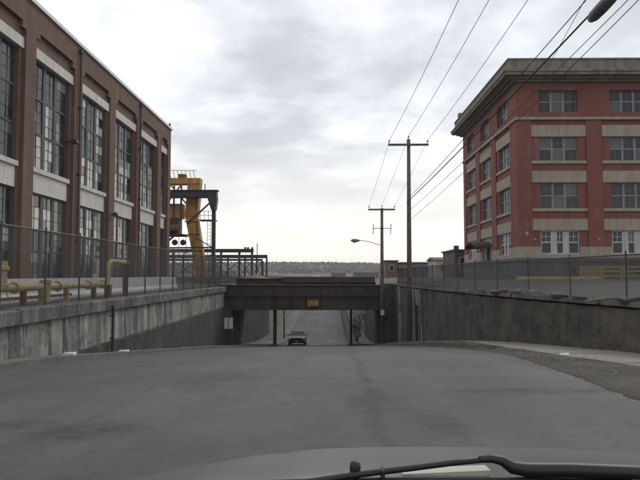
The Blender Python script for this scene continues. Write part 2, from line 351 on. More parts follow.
# ------------------------------------------------------------------ mesh helpers
W = {}                                          # world offset of every object made here
class MB:
    def __init__(s): s.v = []; s.f = []
    def quad(s, a, b_, c, d): i = len(s.v); s.v += [a, b_, c, d]; s.f.append((i, i + 1, i + 2, i + 3))
    def hexa(s, p):
        """eight points: bottom ring, top ring, both counter-clockwise from above"""
        i = len(s.v); s.v += [tuple(q) for q in p]
        s.f += [(i, i + 3, i + 2, i + 1), (i + 4, i + 5, i + 6, i + 7)]
        for k in range(4): s.f.append((i + k, i + (k + 1) % 4, i + 4 + (k + 1) % 4, i + 4 + k))
        return s
    def box(s, x0, x1, y0, y1, z0, z1):
        if x0 > x1: x0, x1 = x1, x0
        if y0 > y1: y0, y1 = y1, y0
        return s.hexa([(x0, y0, z0), (x1, y0, z0), (x1, y1, z0), (x0, y1, z0), (x0, y0, z1), (x1, y0, z1), (x1, y1, z1), (x0, y1, z1)])
    def bar(s, p, q, w, h, up=(0, 0, 1)):
        """rectangular bar from p to q, w wide and h high"""
        p, q = Vector(p), Vector(q); d = (q - p).normalized(); u = Vector(up)
        if abs(d.dot(u)) > 0.98: u = Vector((0, 1, 0))
        a = d.cross(u).normalized() * (w / 2); c = a.cross(d).normalized() * (h / 2)
        i = len(s.v)
        for e_ in (p, q): s.v += [tuple(e_ - a - c), tuple(e_ + a - c), tuple(e_ + a + c), tuple(e_ - a + c)]
        s.f += [(i, i + 1, i + 2, i + 3), (i + 7, i + 6, i + 5, i + 4)]
        for k in range(4): s.f.append((i + k, i + 4 + k, i + 4 + (k + 1) % 4, i + (k + 1) % 4))
        return s
    def tube(s, pts, r, n=8, r1=None, cap=True):
        """round tube through pts; radius r to r1, or a list"""
        pts = [Vector(p) for p in pts]; m = len(pts)
        rr = r if isinstance(r, (list, tuple)) else [r + ((r1 if r1 is not None else r) - r) * k / max(1, m - 1) for k in range(m)]
        i0 = len(s.v); ref = None
        for k, p in enumerate(pts):
            d = (pts[min(k + 1, m - 1)] - pts[max(k - 1, 0)]).normalized()
            if ref is None: ref = Vector((0, 0, 1)) if abs(d.z) < 0.9 else Vector((1, 0, 0))
            a = d.cross(ref).normalized(); c = d.cross(a).normalized(); ref = (-a).cross(d) * -1 if False else ref
            for j in range(n):
                t = 2 * math.pi * j / n; s.v.append(tuple(p + (a * math.cos(t) + c * math.sin(t)) * rr[k]))
        for k in range(m - 1):
            for j in range(n):
                A = i0 + k * n + j; B = i0 + k * n + (j + 1) % n
                s.f.append((A, B, B + n, A + n))
        if cap:
            s.f.append(tuple(i0 + j for j in reversed(range(n)))); s.f.append(tuple(i0 + (m - 1) * n + j for j in range(n)))
        return s
    def lathe(s, prof, c, axis='z', n=16):
        """prof: (radius, along) pairs about an axis through c"""
        i0 = len(s.v)
        for r, h in prof:
            for j in range(n):
                t = 2 * math.pi * j / n; a, b_ = r * math.cos(t), r * math.sin(t)
                p = {'z': (a, b_, h), 'x': (h, a, b_), 'y': (a, h, b_)}[axis]
                s.v.append((c[0] + p[0], c[1] + p[1], c[2] + p[2]))
        m = len(prof)
        for k in range(m - 1):
            for j in range(n):
                A = i0 + k * n + j; B = i0 + k * n + (j + 1) % n; s.f.append((A, B, B + n, A + n))
        s.f.append(tuple(i0 + j for j in range(n))); s.f.append(tuple(i0 + (m - 1) * n + j for j in reversed(range(n))))
        return s
    def prism(s, poly, fn, d0, d1):
        """closed outline poly [(a, b)] swept from d0 to d1; fn(a, b, d) gives the point"""
        i = len(s.v); n = len(poly)
        for d in (d0, d1): s.v += [fn(a, b_, d) for a, b_ in poly]
        s.f.append(tuple(i + k for k in range(n))); s.f.append(tuple(i + n + k for k in reversed(range(n))))
        for k in range(n): s.f.append((i + k, i + n + k, i + n + (k + 1) % n, i + (k + 1) % n))
        return s
    def mesh(s, off=(0, 0, 0), smooth=False, recalc=True):
        me = bpy.data.meshes.new('m')
        ox, oy, oz = off
        me.from_pydata([(a - ox, b_ - oy, c - oz) for a, b_, c in s.v], [], s.f)
        if recalc:
            bm = bmesh.new(); bm.from_mesh(me); bmesh.ops.recalc_face_normals(bm, faces=bm.faces); bm.to_mesh(me); bm.free()
        if smooth:
            for p in me.polygons: p.use_smooth = True
        return me

def tag(o, label=None, cat=None, group=None, kind=None):
    if label: o['label'] = label
    if cat: o['category'] = cat
    if group: o['group'] = group
    if kind: o['kind'] = kind
    return o
def thing(name, loc, label, cat, group=None):
    o = bpy.data.objects.new(name, None); col.objects.link(o); o.location = loc; W[o] = Vector(loc); o.empty_display_size = 0.3
    return tag(o, label, cat, group)
def part(name, mb, mat, parent=None, smooth=False, recalc=True):
    """mesh in world coordinates -> one object"""
    off = W[parent] if parent else Vector((0, 0, 0))
    me = mb.mesh(off, smooth, recalc); me.materials.append(MATS[mat])
    o = bpy.data.objects.new(name, me); col.objects.link(o)
    if parent: o.parent = parent
    W[o] = Vector(off)
    return o
def piece(name, me, parent, pos, rot=None):
    """shared mesh at a world position"""
    o = bpy.data.objects.new(name, me); col.objects.link(o); o.parent = parent
    o.location = Vector(pos) - (W[parent] if parent else Vector((0, 0, 0)))
    if rot: o.rotation_euler = rot
    W[o] = Vector(pos); return o
def shared(mb, mat, smooth=False):
    me = mb.mesh((0, 0, 0), smooth); me.materials.append(MATS[mat]); return me
def solo(name, mb, mat, label, cat, loc, group=None, smooth=False):
    """a thing that is one mesh; its origin at loc"""
    me = mb.mesh(loc, smooth); me.materials.append(MATS[mat])
    o = bpy.data.objects.new(name, me); col.objects.link(o); o.location = loc; W[o] = Vector(loc)
    return tag(o, label, cat, group)
def nz(x, y, z=0.0): return mnoise.noise(Vector((x, y, z)))

# ------------------------------------------------------------------ lie of the land
def interp(tab):
    xs = [p[0] for p in tab]; ys = [p[1] for p in tab]
    n = len(xs); m = [0] * n
    d = [(ys[i + 1] - ys[i]) / (xs[i + 1] - xs[i]) for i in range(n - 1)]
    m[0], m[-1] = d[0], d[-1]
    for i in range(1, n - 1): m[i] = 0 if d[i - 1] * d[i] <= 0 else 2 * d[i - 1] * d[i] / (d[i - 1] + d[i])
    def f(x):
        if x <= xs[0]: return ys[0] + (x - xs[0]) * 0
        if x >= xs[-1]: return ys[-1]
        i = 0
        while x > xs[i + 1]: i += 1
        h = xs[i + 1] - xs[i]; t = (x - xs[i]) / h
        return (ys[i] * (1 + 2 * t) * (1 - t) ** 2 + h * m[i] * t * (1 - t) ** 2 + ys[i + 1] * t * t * (3 - 2 * t) + h * m[i + 1] * t * t * (t - 1))
    return f
zc = interp([(-40, -1.4), (-5, -1.4), (0, -1.43), (10, -1.82), (17, -2.24), (25, -3.0), (35, -4.02), (45, -5.12), (54, -6.15), (65, -7.2), (75, -7.8), (85, -7.9), (100, -7.55), (150, -5.9), (300, -1.6), (420, -0.9), (3000, -0.9)])
xfall = interp([(-40, 0.02), (30, 0.02), (54, 0.004), (80, 0.0), (3000, 0.0)])
kl = interp([(-40, -8.2), (36, -8.2), (46, -7.2), (55, -4.75), (70, -4.9), (120, -5.0), (3000, -5.0)])
kr = interp([(-40, 4.3), (8, 4.35), (16, 5.0), (28, 5.65), (38, 5.2), (46, 4.0), (55, 2.1), (70, 2.2), (120, 2.3), (3000, 2.3)])
wl = interp([(-40, -9.0), (55, -9.0), (66, -8.4), (90, -7.6), (130, -7.2), (3000, -7.2)])
wr = interp([(-40, 11.5), (5, 10.0), (16.5, 8.5), (28, 6.95), (40, 6.2), (54, 5.7), (66, 5.0), (90, 4.7), (130, 4.7), (3000, 4.7)])
sw_w = interp([(-40, 2.6), (16, 2.5), (28, 1.3), (34, 0.9), (54, 2.0), (80, 1.2), (3000, 1.2)])       # width of the right pavement
sw_h = interp([(-40, 0.04), (10, 0.04), (16, 0.07), (28, 0.32), (42, 0.28), (54, 0.15), (3000, 0.15)])  # its rise over the road edge
def road_z(x, y): return zc(y) + xfall(y) * x - 0.0012 * (x + 1.5) ** 2 * (1 if y < 60 else 0.5)
def top_left(y): return -1.0 if y < 130 else -1.0 + (zc(y) + 1.0) * min(1, (y - 130) / 120)
def yard_r(x, y):
    t = min(1, max(0, (x - wr(y)) / 8.0)); return -0.85 + 0.55 * t if y < 130 else -0.6

def frange(a, b, s):
    r = []
    while a < b - 1e-6: r.append(a); a += s
    return r
ROWS = frange(-30, 120, 1.0) + frange(120, 300, 6) + [300, 340, 400, 430]

def strip(xs_fn, z_fn, rows, ncol, thick=None):
    mb = MB(); n = ncol + 1
    for y in rows:
        a, b_ = xs_fn(y)
        for j in range(n):
            x = a + (b_ - a) * j / ncol; mb.v.append((x, y, z_fn(x, y)))
    for i in range(len(rows) - 1):
        for j in range(ncol):
            p = i * n + j; mb.f.append((p, p + 1, p + 1 + n, p + n))
    return mb

# ground: one sheet with the sunken road cut into it
g = MB(); GR = [-390, -120, -60] + ROWS + [500, 700, 1000, 1600, 2580]
OUTL = [-2580, -900, -300, -120, -60, -30, -18]; OUTR = [16, 22, 30, 60, 120, 300, 900, 2580]
ncols = None
for y in GR:
    yy = min(max(y, -30), 430); a, c = wl(yy), wr(yy)
    row = [(x, y, top_left(yy) - 0.02) for x in OUTL] + [(a - 0.62, y, top_left(yy) - 0.02), (a - 0.30, y, top_left(yy) - 0.02)]
    for j in range(9):
        x = a - 0.29 + (c - a + 0.58) * j / 8
        row.append((x, y, zc(yy) - 0.45))
    zr = lambda x: (yard_r(x, yy) if yy < 130 else max(-0.9, -0.6 + (zc(yy) + 0.6) * min(1, (yy - 130) / 120))) - 0.02
    row += [(c + 0.30, y, zr(c)), (c + 0.62, y, zr(c + 0.6)), (c + 3, y, zr(c + 3)), (c + 5.5, y, zr(c + 5.5))] + [(x, y, zr(x)) for x in OUTR]
    ncols = len(row); g.v += row
for i in range(len(GR) - 1):
    for j in range(ncols - 1):
        p = i * ncols + j; g.f.append((p, p + 1, p + 1 + ncols, p + ncols))
tag(part('ground', g, 'yard', recalc=False), kind='structure')

rd = strip(lambda y: (kl(y) - 0.02, kr(y) + 0.02), lambda x, y: road_z(x, y) + 0.012 * nz(x * 0.7, y * 0.5) + 0.006 * nz(x * 2.2, y * 2.2), ROWS, 22)
road = tag(part('road', rd, 'asphalt', smooth=True, recalc=False), kind='structure')

# pavement along the left wall: raised slab with a kerb face
def raised(xa, xb, hz_fn, rows, mat, name, face_left, ncol=5, rough=0.0):
    mb = MB()
    n = ncol + 2
    for y in rows:
        a, b_ = xa(y), xb(y)
        pts = []
        for j in range(ncol + 1):
            x = a + (b_ - a) * j / ncol
            z = hz_fn(x, y) + rough * (nz(x * 1.7, y * 1.7) + 0.5 * nz(x * 4.1, y * 4.1))
            pts.append((x, y, z))
        if face_left: pts = [(a - 0.01, y, road_z(a, y) - 0.1)] + pts
        else: pts = pts + [(b_ + 0.01, y, road_z(b_, y) - 0.1)]
        mb.v += pts
    for i in range(len(rows) - 1):
        for j in range(n - 1):
            p = i * n + j; mb.f.append((p, p + 1, p + 1 + n, p + n))
    return tag(part(name, mb, mat, recalc=False), kind='structure')
RW2 = [y for y in ROWS if y <= 300]
raised(lambda y: wl(y) - 0.05, kl, lambda x, y: road_z(kl(y), y) + 0.13, RW2, 'sidewalk_dirty', 'sidewalk_left', False)
def walk_z(y): return road_z(kr(y), y) + sw_h(y)
def se(y): return max(kr(y) + 0.12, wr(y) - sw_w(y))
# pavement along the right wall, cast in slabs that can be told apart near the camera
sw = tag(part('sidewalk_right', strip(lambda y: (se(y) + 0.02, wr(y) + 0.06), lambda x, y: walk_z(y) - 0.03, RW2, 3), 'sidewalk_dirty', recalc=False), kind='structure')
y = 3.0
while y < 62:
    ln = 1.55; y1 = y + ln - 0.03
    a0, a1, b0, b1 = se(y), se(y1), wr(y) - 0.02, wr(y1) - 0.02
    j = rnd.uniform(-0.012, 0.012)
    m = MB().hexa([(a0, y, walk_z(y) - 0.15), (b0, y, walk_z(y) - 0.15), (b1, y1, walk_z(y1) - 0.15), (a1, y1, walk_z(y1) - 0.15),
                   (a0, y, walk_z(y) + j), (b0, y, walk_z(y) + j), (b1, y1, walk_z(y1) + j), (a1, y1, walk_z(y1) + j)])
    part('paving_slab', m, 'sidewalk_concrete', sw)
    y += ln
def verge_h(x, y):
    a, b_ = kr(y), se(y); t = min(1, max(0, (x - a) / max(0.2, b_ - a)))
    return road_z(a, y) + 0.03 + (sw_h(y) - 0.05) * t ** 1.3 + 0.025 * math.sin(math.pi * t) * (0.4 + nz(x, y * 0.6))
vm = MB(); VR = frange(-6, 66, 0.15); nc = 12
for y in VR:
    a, b_ = kr(y) - 0.08 - 0.09 * nz(y * 0.5, 3.3) - 0.07 * nz(y * 2.2, 8) - 0.06 * nz(y * 5.3, 8), se(y) + 0.05 + 0.06 * nz(y * 2, 5)
    vm.v.append((a - 0.05, y, road_z(a, y) - 0.08))
    for j in range(nc + 1):
        x = a + (b_ - a) * j / nc
        e_ = 0.0 if j in (0,) else 0.03 * (nz(x * 2.3, y * 2.3) + 0.6 * nz(x * 6, y * 6))
        vm.v.append((x, y, (road_z(x, y) + 0.006 if j == 0 else verge_h(x, y) + e_)))
for i in range(len(VR) - 1):
    for j in range(nc + 1):
        p = i * (nc + 2) + j; vm.f.append((p, p + 1, p + nc + 3, p + nc + 2))
tag(part('dirt_verge', vm, 'dirt', smooth=True, recalc=False), kind='structure')

# hills
h = MB(); HX = frange(-1500, 1500, 7); HY = [(640, 0), (720, 0.25), (800, 0.7), (860, 1.0), (930, 1.0), (1100, 0.85)]
for yy, t in HY:
    for x in HX:
        ridge = 14.5 + 4.5 * nz(x * 0.004, 1.7) - x * 0.010 + (2.4 * nz(x * 0.03, yy * 0.01) + 2.2 * nz(x * 0.11, yy * 0.05)) * t
        h.v.append((x + 3 * nz(x, yy), yy, -1.2 + max(0, ridge + 1.2) * t))
for i in range(len(HY) - 1):
    for j in range(len(HX) - 1):
        p = i * len(HX) + j; h.f.append((p, p + 1, p + 1 + len(HX), p + len(HX)))
tag(part('hills', h, 'hill', recalc=False), kind='structure')
# a far wood on the hills, one mass of bare crowns
wd = MB()
for k in range(5200):
    x = rnd.uniform(-420, 320); y = rnd.uniform(690, 900)
    t = min(1, max(0, (y - 640) / 220)) ** 1.2
    ridge = 14.5 + 4.5 * nz(x * 0.004, 1.7) - x * 0.010
    z = -1.2 + max(0, ridge + 1.2) * t - 1; hh = rnd.uniform(1.6, 3.4); r = hh * rnd.uniform(0.5, 0.9); i = len(wd.v); q = 5; a0 = rnd.random() * 6
    wd.v.append((x + rnd.uniform(-1, 1), y, z + hh))
    for lv, (rr, zz_) in enumerate(((r * 0.75, z + hh * 0.72), (r, z + hh * 0.4), (r * 0.3, z))):
        for m_ in range(q):
            tt = a0 + 2 * math.pi * m_ / q; e_ = rnd.uniform(0.7, 1.2)
            wd.v.append((x + rr * e_ * math.cos(tt), y + rr * e_ * math.sin(tt), zz_ + rnd.uniform(-0.4, 0.4)))
    for m_ in range(q):
        wd.f.append((i, i + 1 + m_, i + 1 + (m_ + 1) % q))
        for lv in range(2):
            A = i + 1 + lv * q + m_; B = i + 1 + lv * q + (m_ + 1) % q; wd.f.append((A, A + q, B + q, B))
tag(part('far_wood', wd, 'hill', recalc=False), 'bare grey-brown wood covering the distant hills', 'wood', kind='stuff')

# ------------------------------------------------------------------ retaining walls
lw = thing('retaining_wall', (-9.3, 20, -3), 'pale streaked concrete retaining wall below the brown brick factory, beside the road', 'wall')
Y0 = -6.0
while Y0 < 53.9:
    Y1 = min(Y0 + 5.98, 54.0); ys = Y1 - 0.02
    j = rnd.uniform(0, 0.012)
    m = MB().hexa([(-9.6, Y0, -2.72), (-9.0 + j, Y0, -2.72), (-9.0 + j, ys, -2.72), (-9.6, ys, -2.72),
                   (-9.6, Y0, -1.46), (-9.03 + j, Y0, -1.46), (-9.03 + j, ys, -1.46), (-9.6, ys, -1.46)])
    part('wall_panel', m, 'wall_conc', lw)
    # older footing course, its ragged top edge proud of the panels
    f = MB(); n = 12
    base = min(zc(Y0), zc(ys)) - 1.0
    for k in range(n + 1):
        yy = Y0 + (ys - Y0) * k / n
        tz = -2.71 + 0.07 * nz(yy * 1.3, 2.2) + 0.05 * nz(yy * 4, 7.7)
        f.v += [(-9.5, yy, base), (-8.90, yy, base), (-8.92, yy, tz - 0.06), (-9.02, yy, tz), (-9.5, yy, tz)]
    for k in range(n):
        for q in range(5):
            A = k * 5 + q; B = k * 5 + (q + 1) % 5; f.f.append((A, B, B + 5, A + 5))
    f.f.append((0, 1, 2, 3, 4)); f.f.append(tuple(n * 5 + q for q in (4, 3, 2, 1, 0)))
    part('wall_footing', f, 'wall_base_and_shade', lw)
    Y0 = Y1
Y0 = -6.0
while Y0 < 53.9:
    Y1 = min(Y0 + 2.98, 54.0); j = rnd.uniform(-0.012, 0.012); zt = -1.0 + rnd.uniform(-0.015, 0.015)
    m = MB().prism([(-9.68, -1.45), (-8.88 + j, -1.45), (-8.85 + j, -1.42), (-8.85 + j, zt - 0.04), (-8.89 + j, zt), (-9.68, zt)], lambda a, c, d: (a, d, c), Y0 + 0.008, Y1 - 0.008)
    part('coping_slab', m, 'coping_conc', lw); Y0 = Y1
dp = thing('drainpipe', (-8.84, 25.4, -3.1), 'thin black drainpipe running down the pale streaked wall', 'pipe')
part('pipe', MB().tube([(-8.80, 25.4, road_z(-8.8, 25.4) + 0.1), (-8.80, 25.4, -1.25)], 0.05, 8), 'steel_black', dp)
for z in (-1.7, -2.6): part('bracket', MB().box(-8.90, -8.73, 25.33, 25.47, z, z + 0.05), 'steel_black', dp)

rw = thing('retaining_wall', (8, 25, -2), 'brown-grey concrete retaining wall below the red brick building, with rubble along its top', 'wall')
DOOR = (41.6, 43.5)
def rseg(ya, yb, off=0.0, z0=None, z1=-0.95, th=0.55):
    """length of wall with a weathered, uneven face"""
    f = MB(); n = max(2, int((yb - ya) / 0.3)); m_ = 9
    for k in range(n + 1):
        yy = ya + (yb - ya) * k / n; x = wr(yy) + 0.04 * nz(yy * 0.9, 1.1) - off
        b0 = walk_z(yy) - 0.6 if z0 is None else z0(yy)
        tz = z1 + 0.05 * nz(yy * 1.4, 6.1) + 0.04 * nz(yy * 4.4, 2.1)
        amp = 0.0 if k in (0, n) or z0 else 1.0
        f.v += [(x + th, yy, b0), (x + th, yy, tz)]
        for q in range(m_):
            z = tz + (b0 - tz) * q / (m_ - 1)
            f.v.append((x - 0.02 + 0.06 * q / (m_ - 1) + amp * (0.03 * nz(yy * 1.1, z * 1.6, 3) + 0.012 * nz(yy * 5, z * 6, 8)), yy, z))
    w_ = m_ + 2
    for k in range(n):
        for q in range(w_):
            A = k * w_ + q; B = k * w_ + (q + 1) % w_; f.f.append((A, B, B + w_, A + w_))
    f.f.append(tuple(range(w_))); f.f.append(tuple(n * w_ + q for q in reversed(range(w_))))
    return f
segs = [-2, 4, 10, 16, 22, 28, 34, 40.0, DOOR[0]]
for a, c in zip(segs[:-1], segs[1:]): part('wall_panel', rseg(a, c - 0.02), 'wall_brownish', rw)
part('wall_panel', rseg(DOOR[1], 48), 'wall_brownish', rw); part('wall_panel', rseg(48.02, 54), 'wall_brownish', rw)
part('door_lintel', rseg(DOOR[0], DOOR[1], z0=lambda y: walk_z(42.5) + 2.45), 'wall_conc', rw)
dd = MB(); yA, yB = DOOR; xd = wr(yA) + 0.42
dd.hexa([(xd, yA, walk_z(42) - 0.3), (xd + 0.1, yA, walk_z(42) - 0.3), (xd + 0.1, yB, walk_z(42) - 0.3), (xd - 0.05, yB, walk_z(42) - 0.3),
         (xd, yA, walk_z(42) + 2.46), (xd + 0.1, yA, walk_z(42) + 2.46), (xd + 0.1, yB, walk_z(42) + 2.46), (xd - 0.05, yB, walk_z(42) + 2.46)])
part('door', dd, 'door_dark', rw)
for ya in (DOOR[0] - 0.5, DOOR[1] + 0.02, 50.0):
    part('pilaster', rseg(ya, ya + 0.46, off=0.16, th=0.2), 'wall_conc', rw)
def ledge(ya, yb, h0, h1):
    f = MB(); n = max(2, int((yb - ya) / 0.35))
    for k in range(n + 1):
        yy = ya + (yb - ya) * k / n; x = wr(yy) + 0.04 * nz(yy * 0.9, 1.1)
        zt = h1 + 0.05 * nz(yy * 2.2, 9.1) + 0.05 * nz(yy * 5, 3); o_ = 0.10 + 0.07 * nz(yy * 1.1, 4) + 0.03 * nz(yy * 6, 4)
        f.v += [(x - o_, yy, h0 + 0.06), (x + 0.62, yy, h0 + 0.06), (x + 0.62, yy, zt), (x - o_ + 0.05, yy, zt)]
    for k in range(n):
        for q in range(4):
            A = k * 4 + q; B = k * 4 + (q + 1) % 4; f.f.append((A, B, B + 4, A + 4))
    f.f.append((0, 1, 2, 3)); f.f.append(tuple(n * 4 + q for q in (3, 2, 1, 0)))
    return f
y = -2.0
while y < 53.5:
    y1 = min(54, y + rnd.uniform(2.2, 3.6))
    part('coping_slab', ledge(y + 0.01, y1 - 0.02 - rnd.choice((0, 0, 0.12)), -0.94, -0.74 + rnd.uniform(-0.04, 0.04)), 'wall_brownish', rw); y = y1

# broken concrete lying along the wall top
def chunk_mesh(seed, sx, sy, sz):
    bm = bmesh.new(); bmesh.ops.create_icosphere(bm, subdivisions=2, radius=1)
    r2 = random.Random(seed)
    planes = [(Vector((r2.uniform(-1, 1), r2.uniform(-1, 1), r2.uniform(-1, 1))).normalized(), r2.uniform(0.45, 0.8)) for _ in range(9)]
    for v in bm.verts:
        for nrm, d in planes:
            e_ = v.co.dot(nrm) - d
            if e_ > 0: v.co -= nrm * e_
        v.co = Vector((v.co.x * sx, v.co.y * sy, v.co.z * sz))
    zmin = min(v.co.z for v in bm.verts)
    for v in bm.verts: v.co.z -= zmin
    me = bpy.data.meshes.new('chunk'); bm.to_mesh(me); bm.free(); me.materials.append(MATS['rubble']); return me
CH = [chunk_mesh(s, rnd.uniform(0.14, 0.28), rnd.uniform(0.25, 0.6), rnd.uniform(0.09, 0.16)) for s in range(6)]
ORD = ('first', 'second', 'third', 'fourth', 'fifth', 'sixth', 'seventh', 'eighth', 'ninth', 'tenth')
for k in range(9):
    yy = 17.2 + k * 1.5 + rnd.uniform(-0.4, 0.4)
    o = bpy.data.objects.new('concrete_chunk', CH[k % 6]); col.objects.link(o)
    o.location = (wr(yy) + rnd.uniform(0.05, 0.2), yy, -0.80); o.rotation_euler = (0, rnd.uniform(-0.1, 0.1), rnd.uniform(0, 6))
    tag(o, ORD[k] + ' broken concrete chunk from the picture edge on top of the brown-grey retaining wall', 'rubble', 'broken concrete along the wall top')

# ------------------------------------------------------------------ chain-link fences
def chain_fence(root, pts, zb, zt, mat, mesh_step, wire, post_r=0.035, barbed=False):
    """pts: post feet (x, y); mesh_step: diamond pitch"""
    for (x, y) in pts:
        zz_ = zb(x, y)
        p = part('post', MB().tube([(x, y, zz_ - 0.02), (x, y, zt + 0.06)], post_r, 8), mat, root)
        part('post_cap', MB().lathe([(post_r * 1.25, 0), (post_r * 1.25, 0.03), (post_r * 0.5, 0.07)], (x, y, zt + 0.06), 'z', 8), mat, p)
    for (a, c) in zip(pts[:-1], pts[1:]):
        A, B = Vector((*a, 0)), Vector((*c, 0)); d = B - A; ln = d.length; d.normalize(); nrm = Vector((-d.y, d.x, 0))
        part('top_rail', MB().tube([(*a, zt), (*c, zt)], 0.022, 6), mat, root)
        zb0 = max(zb(*a), zb(*c)) + 0.04; hh = zt - zb0
        mb = MB(); n = int((ln + hh) / mesh_step)
        for s_ in (1, -1):
            for k in range(n):
                t0 = -hh + k * mesh_step if s_ == 1 else k * mesh_step
                u0, w0, u1, w1 = t0, 0, t0 + s_ * hh, hh
                # clip to the panel
                def clip(u0, w0, u1, w1):
                    for lim, lo in ((0, True), (ln, False)):
                        for _ in range(1):
                            if (u0 < lim) if lo else (u0 > lim):
                                t = (lim - u0) / (u1 - u0) if abs(u1 - u0) > 1e-9 else 2
                                if t < 0 or t > 1: return None
                                u0, w0 = lim, w0 + (w1 - w0) * t
                            if (u1 < lim) if lo else (u1 > lim):
                                t = (lim - u0) / (u1 - u0) if abs(u1 - u0) > 1e-9 else 2
                                if t < 0 or t > 1: return None
                                u1, w1 = lim, w0 + (w1 - w0) * t
                    return u0, w0, u1, w1
                r = clip(u0, w0, u1, w1)
                if not r: continue
                u0, w0, u1, w1 = r
                if abs(u1 - u0) < 0.02: continue
                p, q = A + d * u0 + Vector((0, 0, zb0 + w0)), A + d * u1 + Vector((0, 0, zb0 + w1))
                e_ = nrm * (0.004 * s_)
                mb.tube([p + e_, q + e_], wire, 3, cap=False)
        part('chain_link_mesh', mb, mat, root, recalc=False)
lf = thing('chain_link_fence', (-9.3, 20, -1), 'tall grey chain-link fence on the wall top in front of the brown brick factory', 'fence')
chain_fence(lf, [(-9.3, y) for y in (3.5, 6.3, 9.1, 11.9, 14.7, 17.5, 20.3, 23.1, 25.9, 28.7, 31.5, 34.3, 37.1, 39.9, 42.7, 45.5, 48.3, 51.1, 53.7)], lambda x, y: -1.0, 1.45, 'fence_metal', 0.085, 0.0040)
rf = thing('chain_link_fence', (8, 25, -0.7), 'low dark chain-link fence on the rubble-topped wall before the red brick building', 'fence')
chain_fence(rf, [(wr(y) + 0.3, y) for y in (6, 9, 12, 15, 18, 21, 24, 27, 30, 33, 36, 39, 42, 45, 48, 51, 53.7)], lambda x, y: -0.78, 0.58, 'fence_dark', 0.075, 0.0040, 0.024)

# ------------------------------------------------------------------ facades
class Facade:
    """u runs along the facade, z up, d out of it"""
    def __init__(s, fn): s.fn = fn
    def box(s, mb, u0, u1, z0, z1, d0, d1):
        p, q = s.fn(u0, d0), s.fn(u1, d1)
        return mb.box(p[0], q[0], p[1], q[1], z0, z1)
def pane_meshes(fac, w, h, mat, cache={}):
    key = (id(fac), round(w, 3), round(h, 3), mat)
    if key not in cache:
        mb = MB(); p, q = fac.fn(-w / 2, -0.006), fac.fn(w / 2, 0.006); o = fac.fn(0, 0)
        mb.box(p[0] - o[0], q[0] - o[0], p[1] - o[1], q[1] - o[1], -h / 2, h / 2)
        cache[key] = shared(mb, mat)
    return cache[key]
def window(fac, root, u0, u1, z0, z1, d, cols, rows, frame_mat, pane_mat, mull=0.1, fr=0.07, munt=(1, 1), mw=0.022, skip=()):
    """cols/rows: edges of the lights between u0..u1 and z0..z1, fractions; frame with mullions, one pane per light"""
    mb = MB()
    fac.box(mb, u0, u1, z0, z0 + fr, d - 0.06, d + 0.06); fac.box(mb, u0, u1, z1 - fr, z1, d - 0.06, d + 0.06)
    fac.box(mb, u0, u0 + fr, z0 + fr, z1 - fr, d - 0.06, d + 0.06); fac.box(mb, u1 - fr, u1, z0 + fr, z1 - fr, d - 0.06, d + 0.06)
    U = [u0 + fr + (u1 - u0 - 2 * fr) * c for c in cols]; Z = [z0 + fr + (z1 - z0 - 2 * fr) * r for r in rows]
    for u in U[1:-1]: fac.box(mb, u - mull / 2, u + mull / 2, z0 + fr, z1 - fr, d - 0.055, d + 0.055)
    for i in range(len(U) - 1):
        a, c = U[i] + (mull / 2 if i else 0), U[i + 1] - (mull / 2 if i < len(U) - 2 else 0)
        for z in Z[1:-1]: fac.box(mb, a, c, z - 0.055, z + 0.055, d - 0.05, d + 0.05)
        for j in range(len(Z) - 1):
            b0, b1 = Z[j] + (0.055 if j else 0), Z[j + 1] - (0.055 if j < len(Z) - 2 else 0)
            nu, nv_ = munt if not callable(munt) else munt(i, j)
            for k in range(1, nu): uu = a + (c - a) * k / nu; fac.box(mb, uu - mw / 2, uu + mw / 2, b0, b1, d - 0.02, d + 0.03)
            for k in range(1, nv_): vv = b0 + (b1 - b0) * k / nv_; fac.box(mb, a, c, vv - mw / 2, vv + mw / 2, d - 0.022, d + 0.028)
    win = part('window', mb, frame_mat, root)
    for i in range(len(U) - 1):
        for j in range(len(Z) - 1):
            if (i, j) in skip: continue
            a, c = U[i], U[i + 1]; b0, b1 = Z[j], Z[j + 1]
            pm = pane_mat if not callable(pane_mat) else pane_mat(j)
            pos = fac.fn((a + c) / 2, d); me = pane_meshes(fac, c - a, b1 - b0, pm)
            o = piece('pane', me, win, (pos[0], pos[1], (b0 + b1) / 2))
            if abs(fac.fn(1, 0)[0] - fac.fn(0, 0)[0]) > 0.5: o.rotation_euler = (rnd.gauss(0, 0.006), 0, rnd.gauss(0, 0.006))
            else: o.rotation_euler = (0, rnd.gauss(0, 0.008), rnd.gauss(0, 0.008))
    return win

# factory on the left
FX = -15.0
ff = Facade(lambda u, d: (FX + d, u))
fa = thing('factory_building', (-26, 36, -1.05), 'brown brick factory with tall many-paned windows and white spandrels behind the fence', 'building')
ROOF, HEAD = 13.8, 12.55
bays = [(13.15, 18.05), (19.15, 24.05), (25.15, 30.05), (31.15, 36.05), (37.15, 42.05), (43.15, 48.05), (49.15, 54.05), (55.15, 57.5)]
END0, END1 = 12.0, 58.45
part('wall', MB().box(-42, FX - 0.62, END0, END1, -1.2, ROOF - 0.35), 'brick_brown_end', fa)
part('parapet_wall', ff.box(MB(), END0, END1, HEAD, ROOF, -0.6, 0), 'brick_brown', fa)
edges = [END0] + [e_ for b_ in bays for e_ in b_] + [END1]
for k in range(0, len(edges), 2):
    part('pier', ff.box(MB(), edges[k], edges[k + 1], -1.2, HEAD, -0.6, 0.0), 'brick_brown', fa)
    part('pier_base', ff.box(MB(), edges[k] - 0.06, edges[k + 1] + 0.06, -1.2, -0.35, -0.5, 0.07), 'lintel_stone', fa)
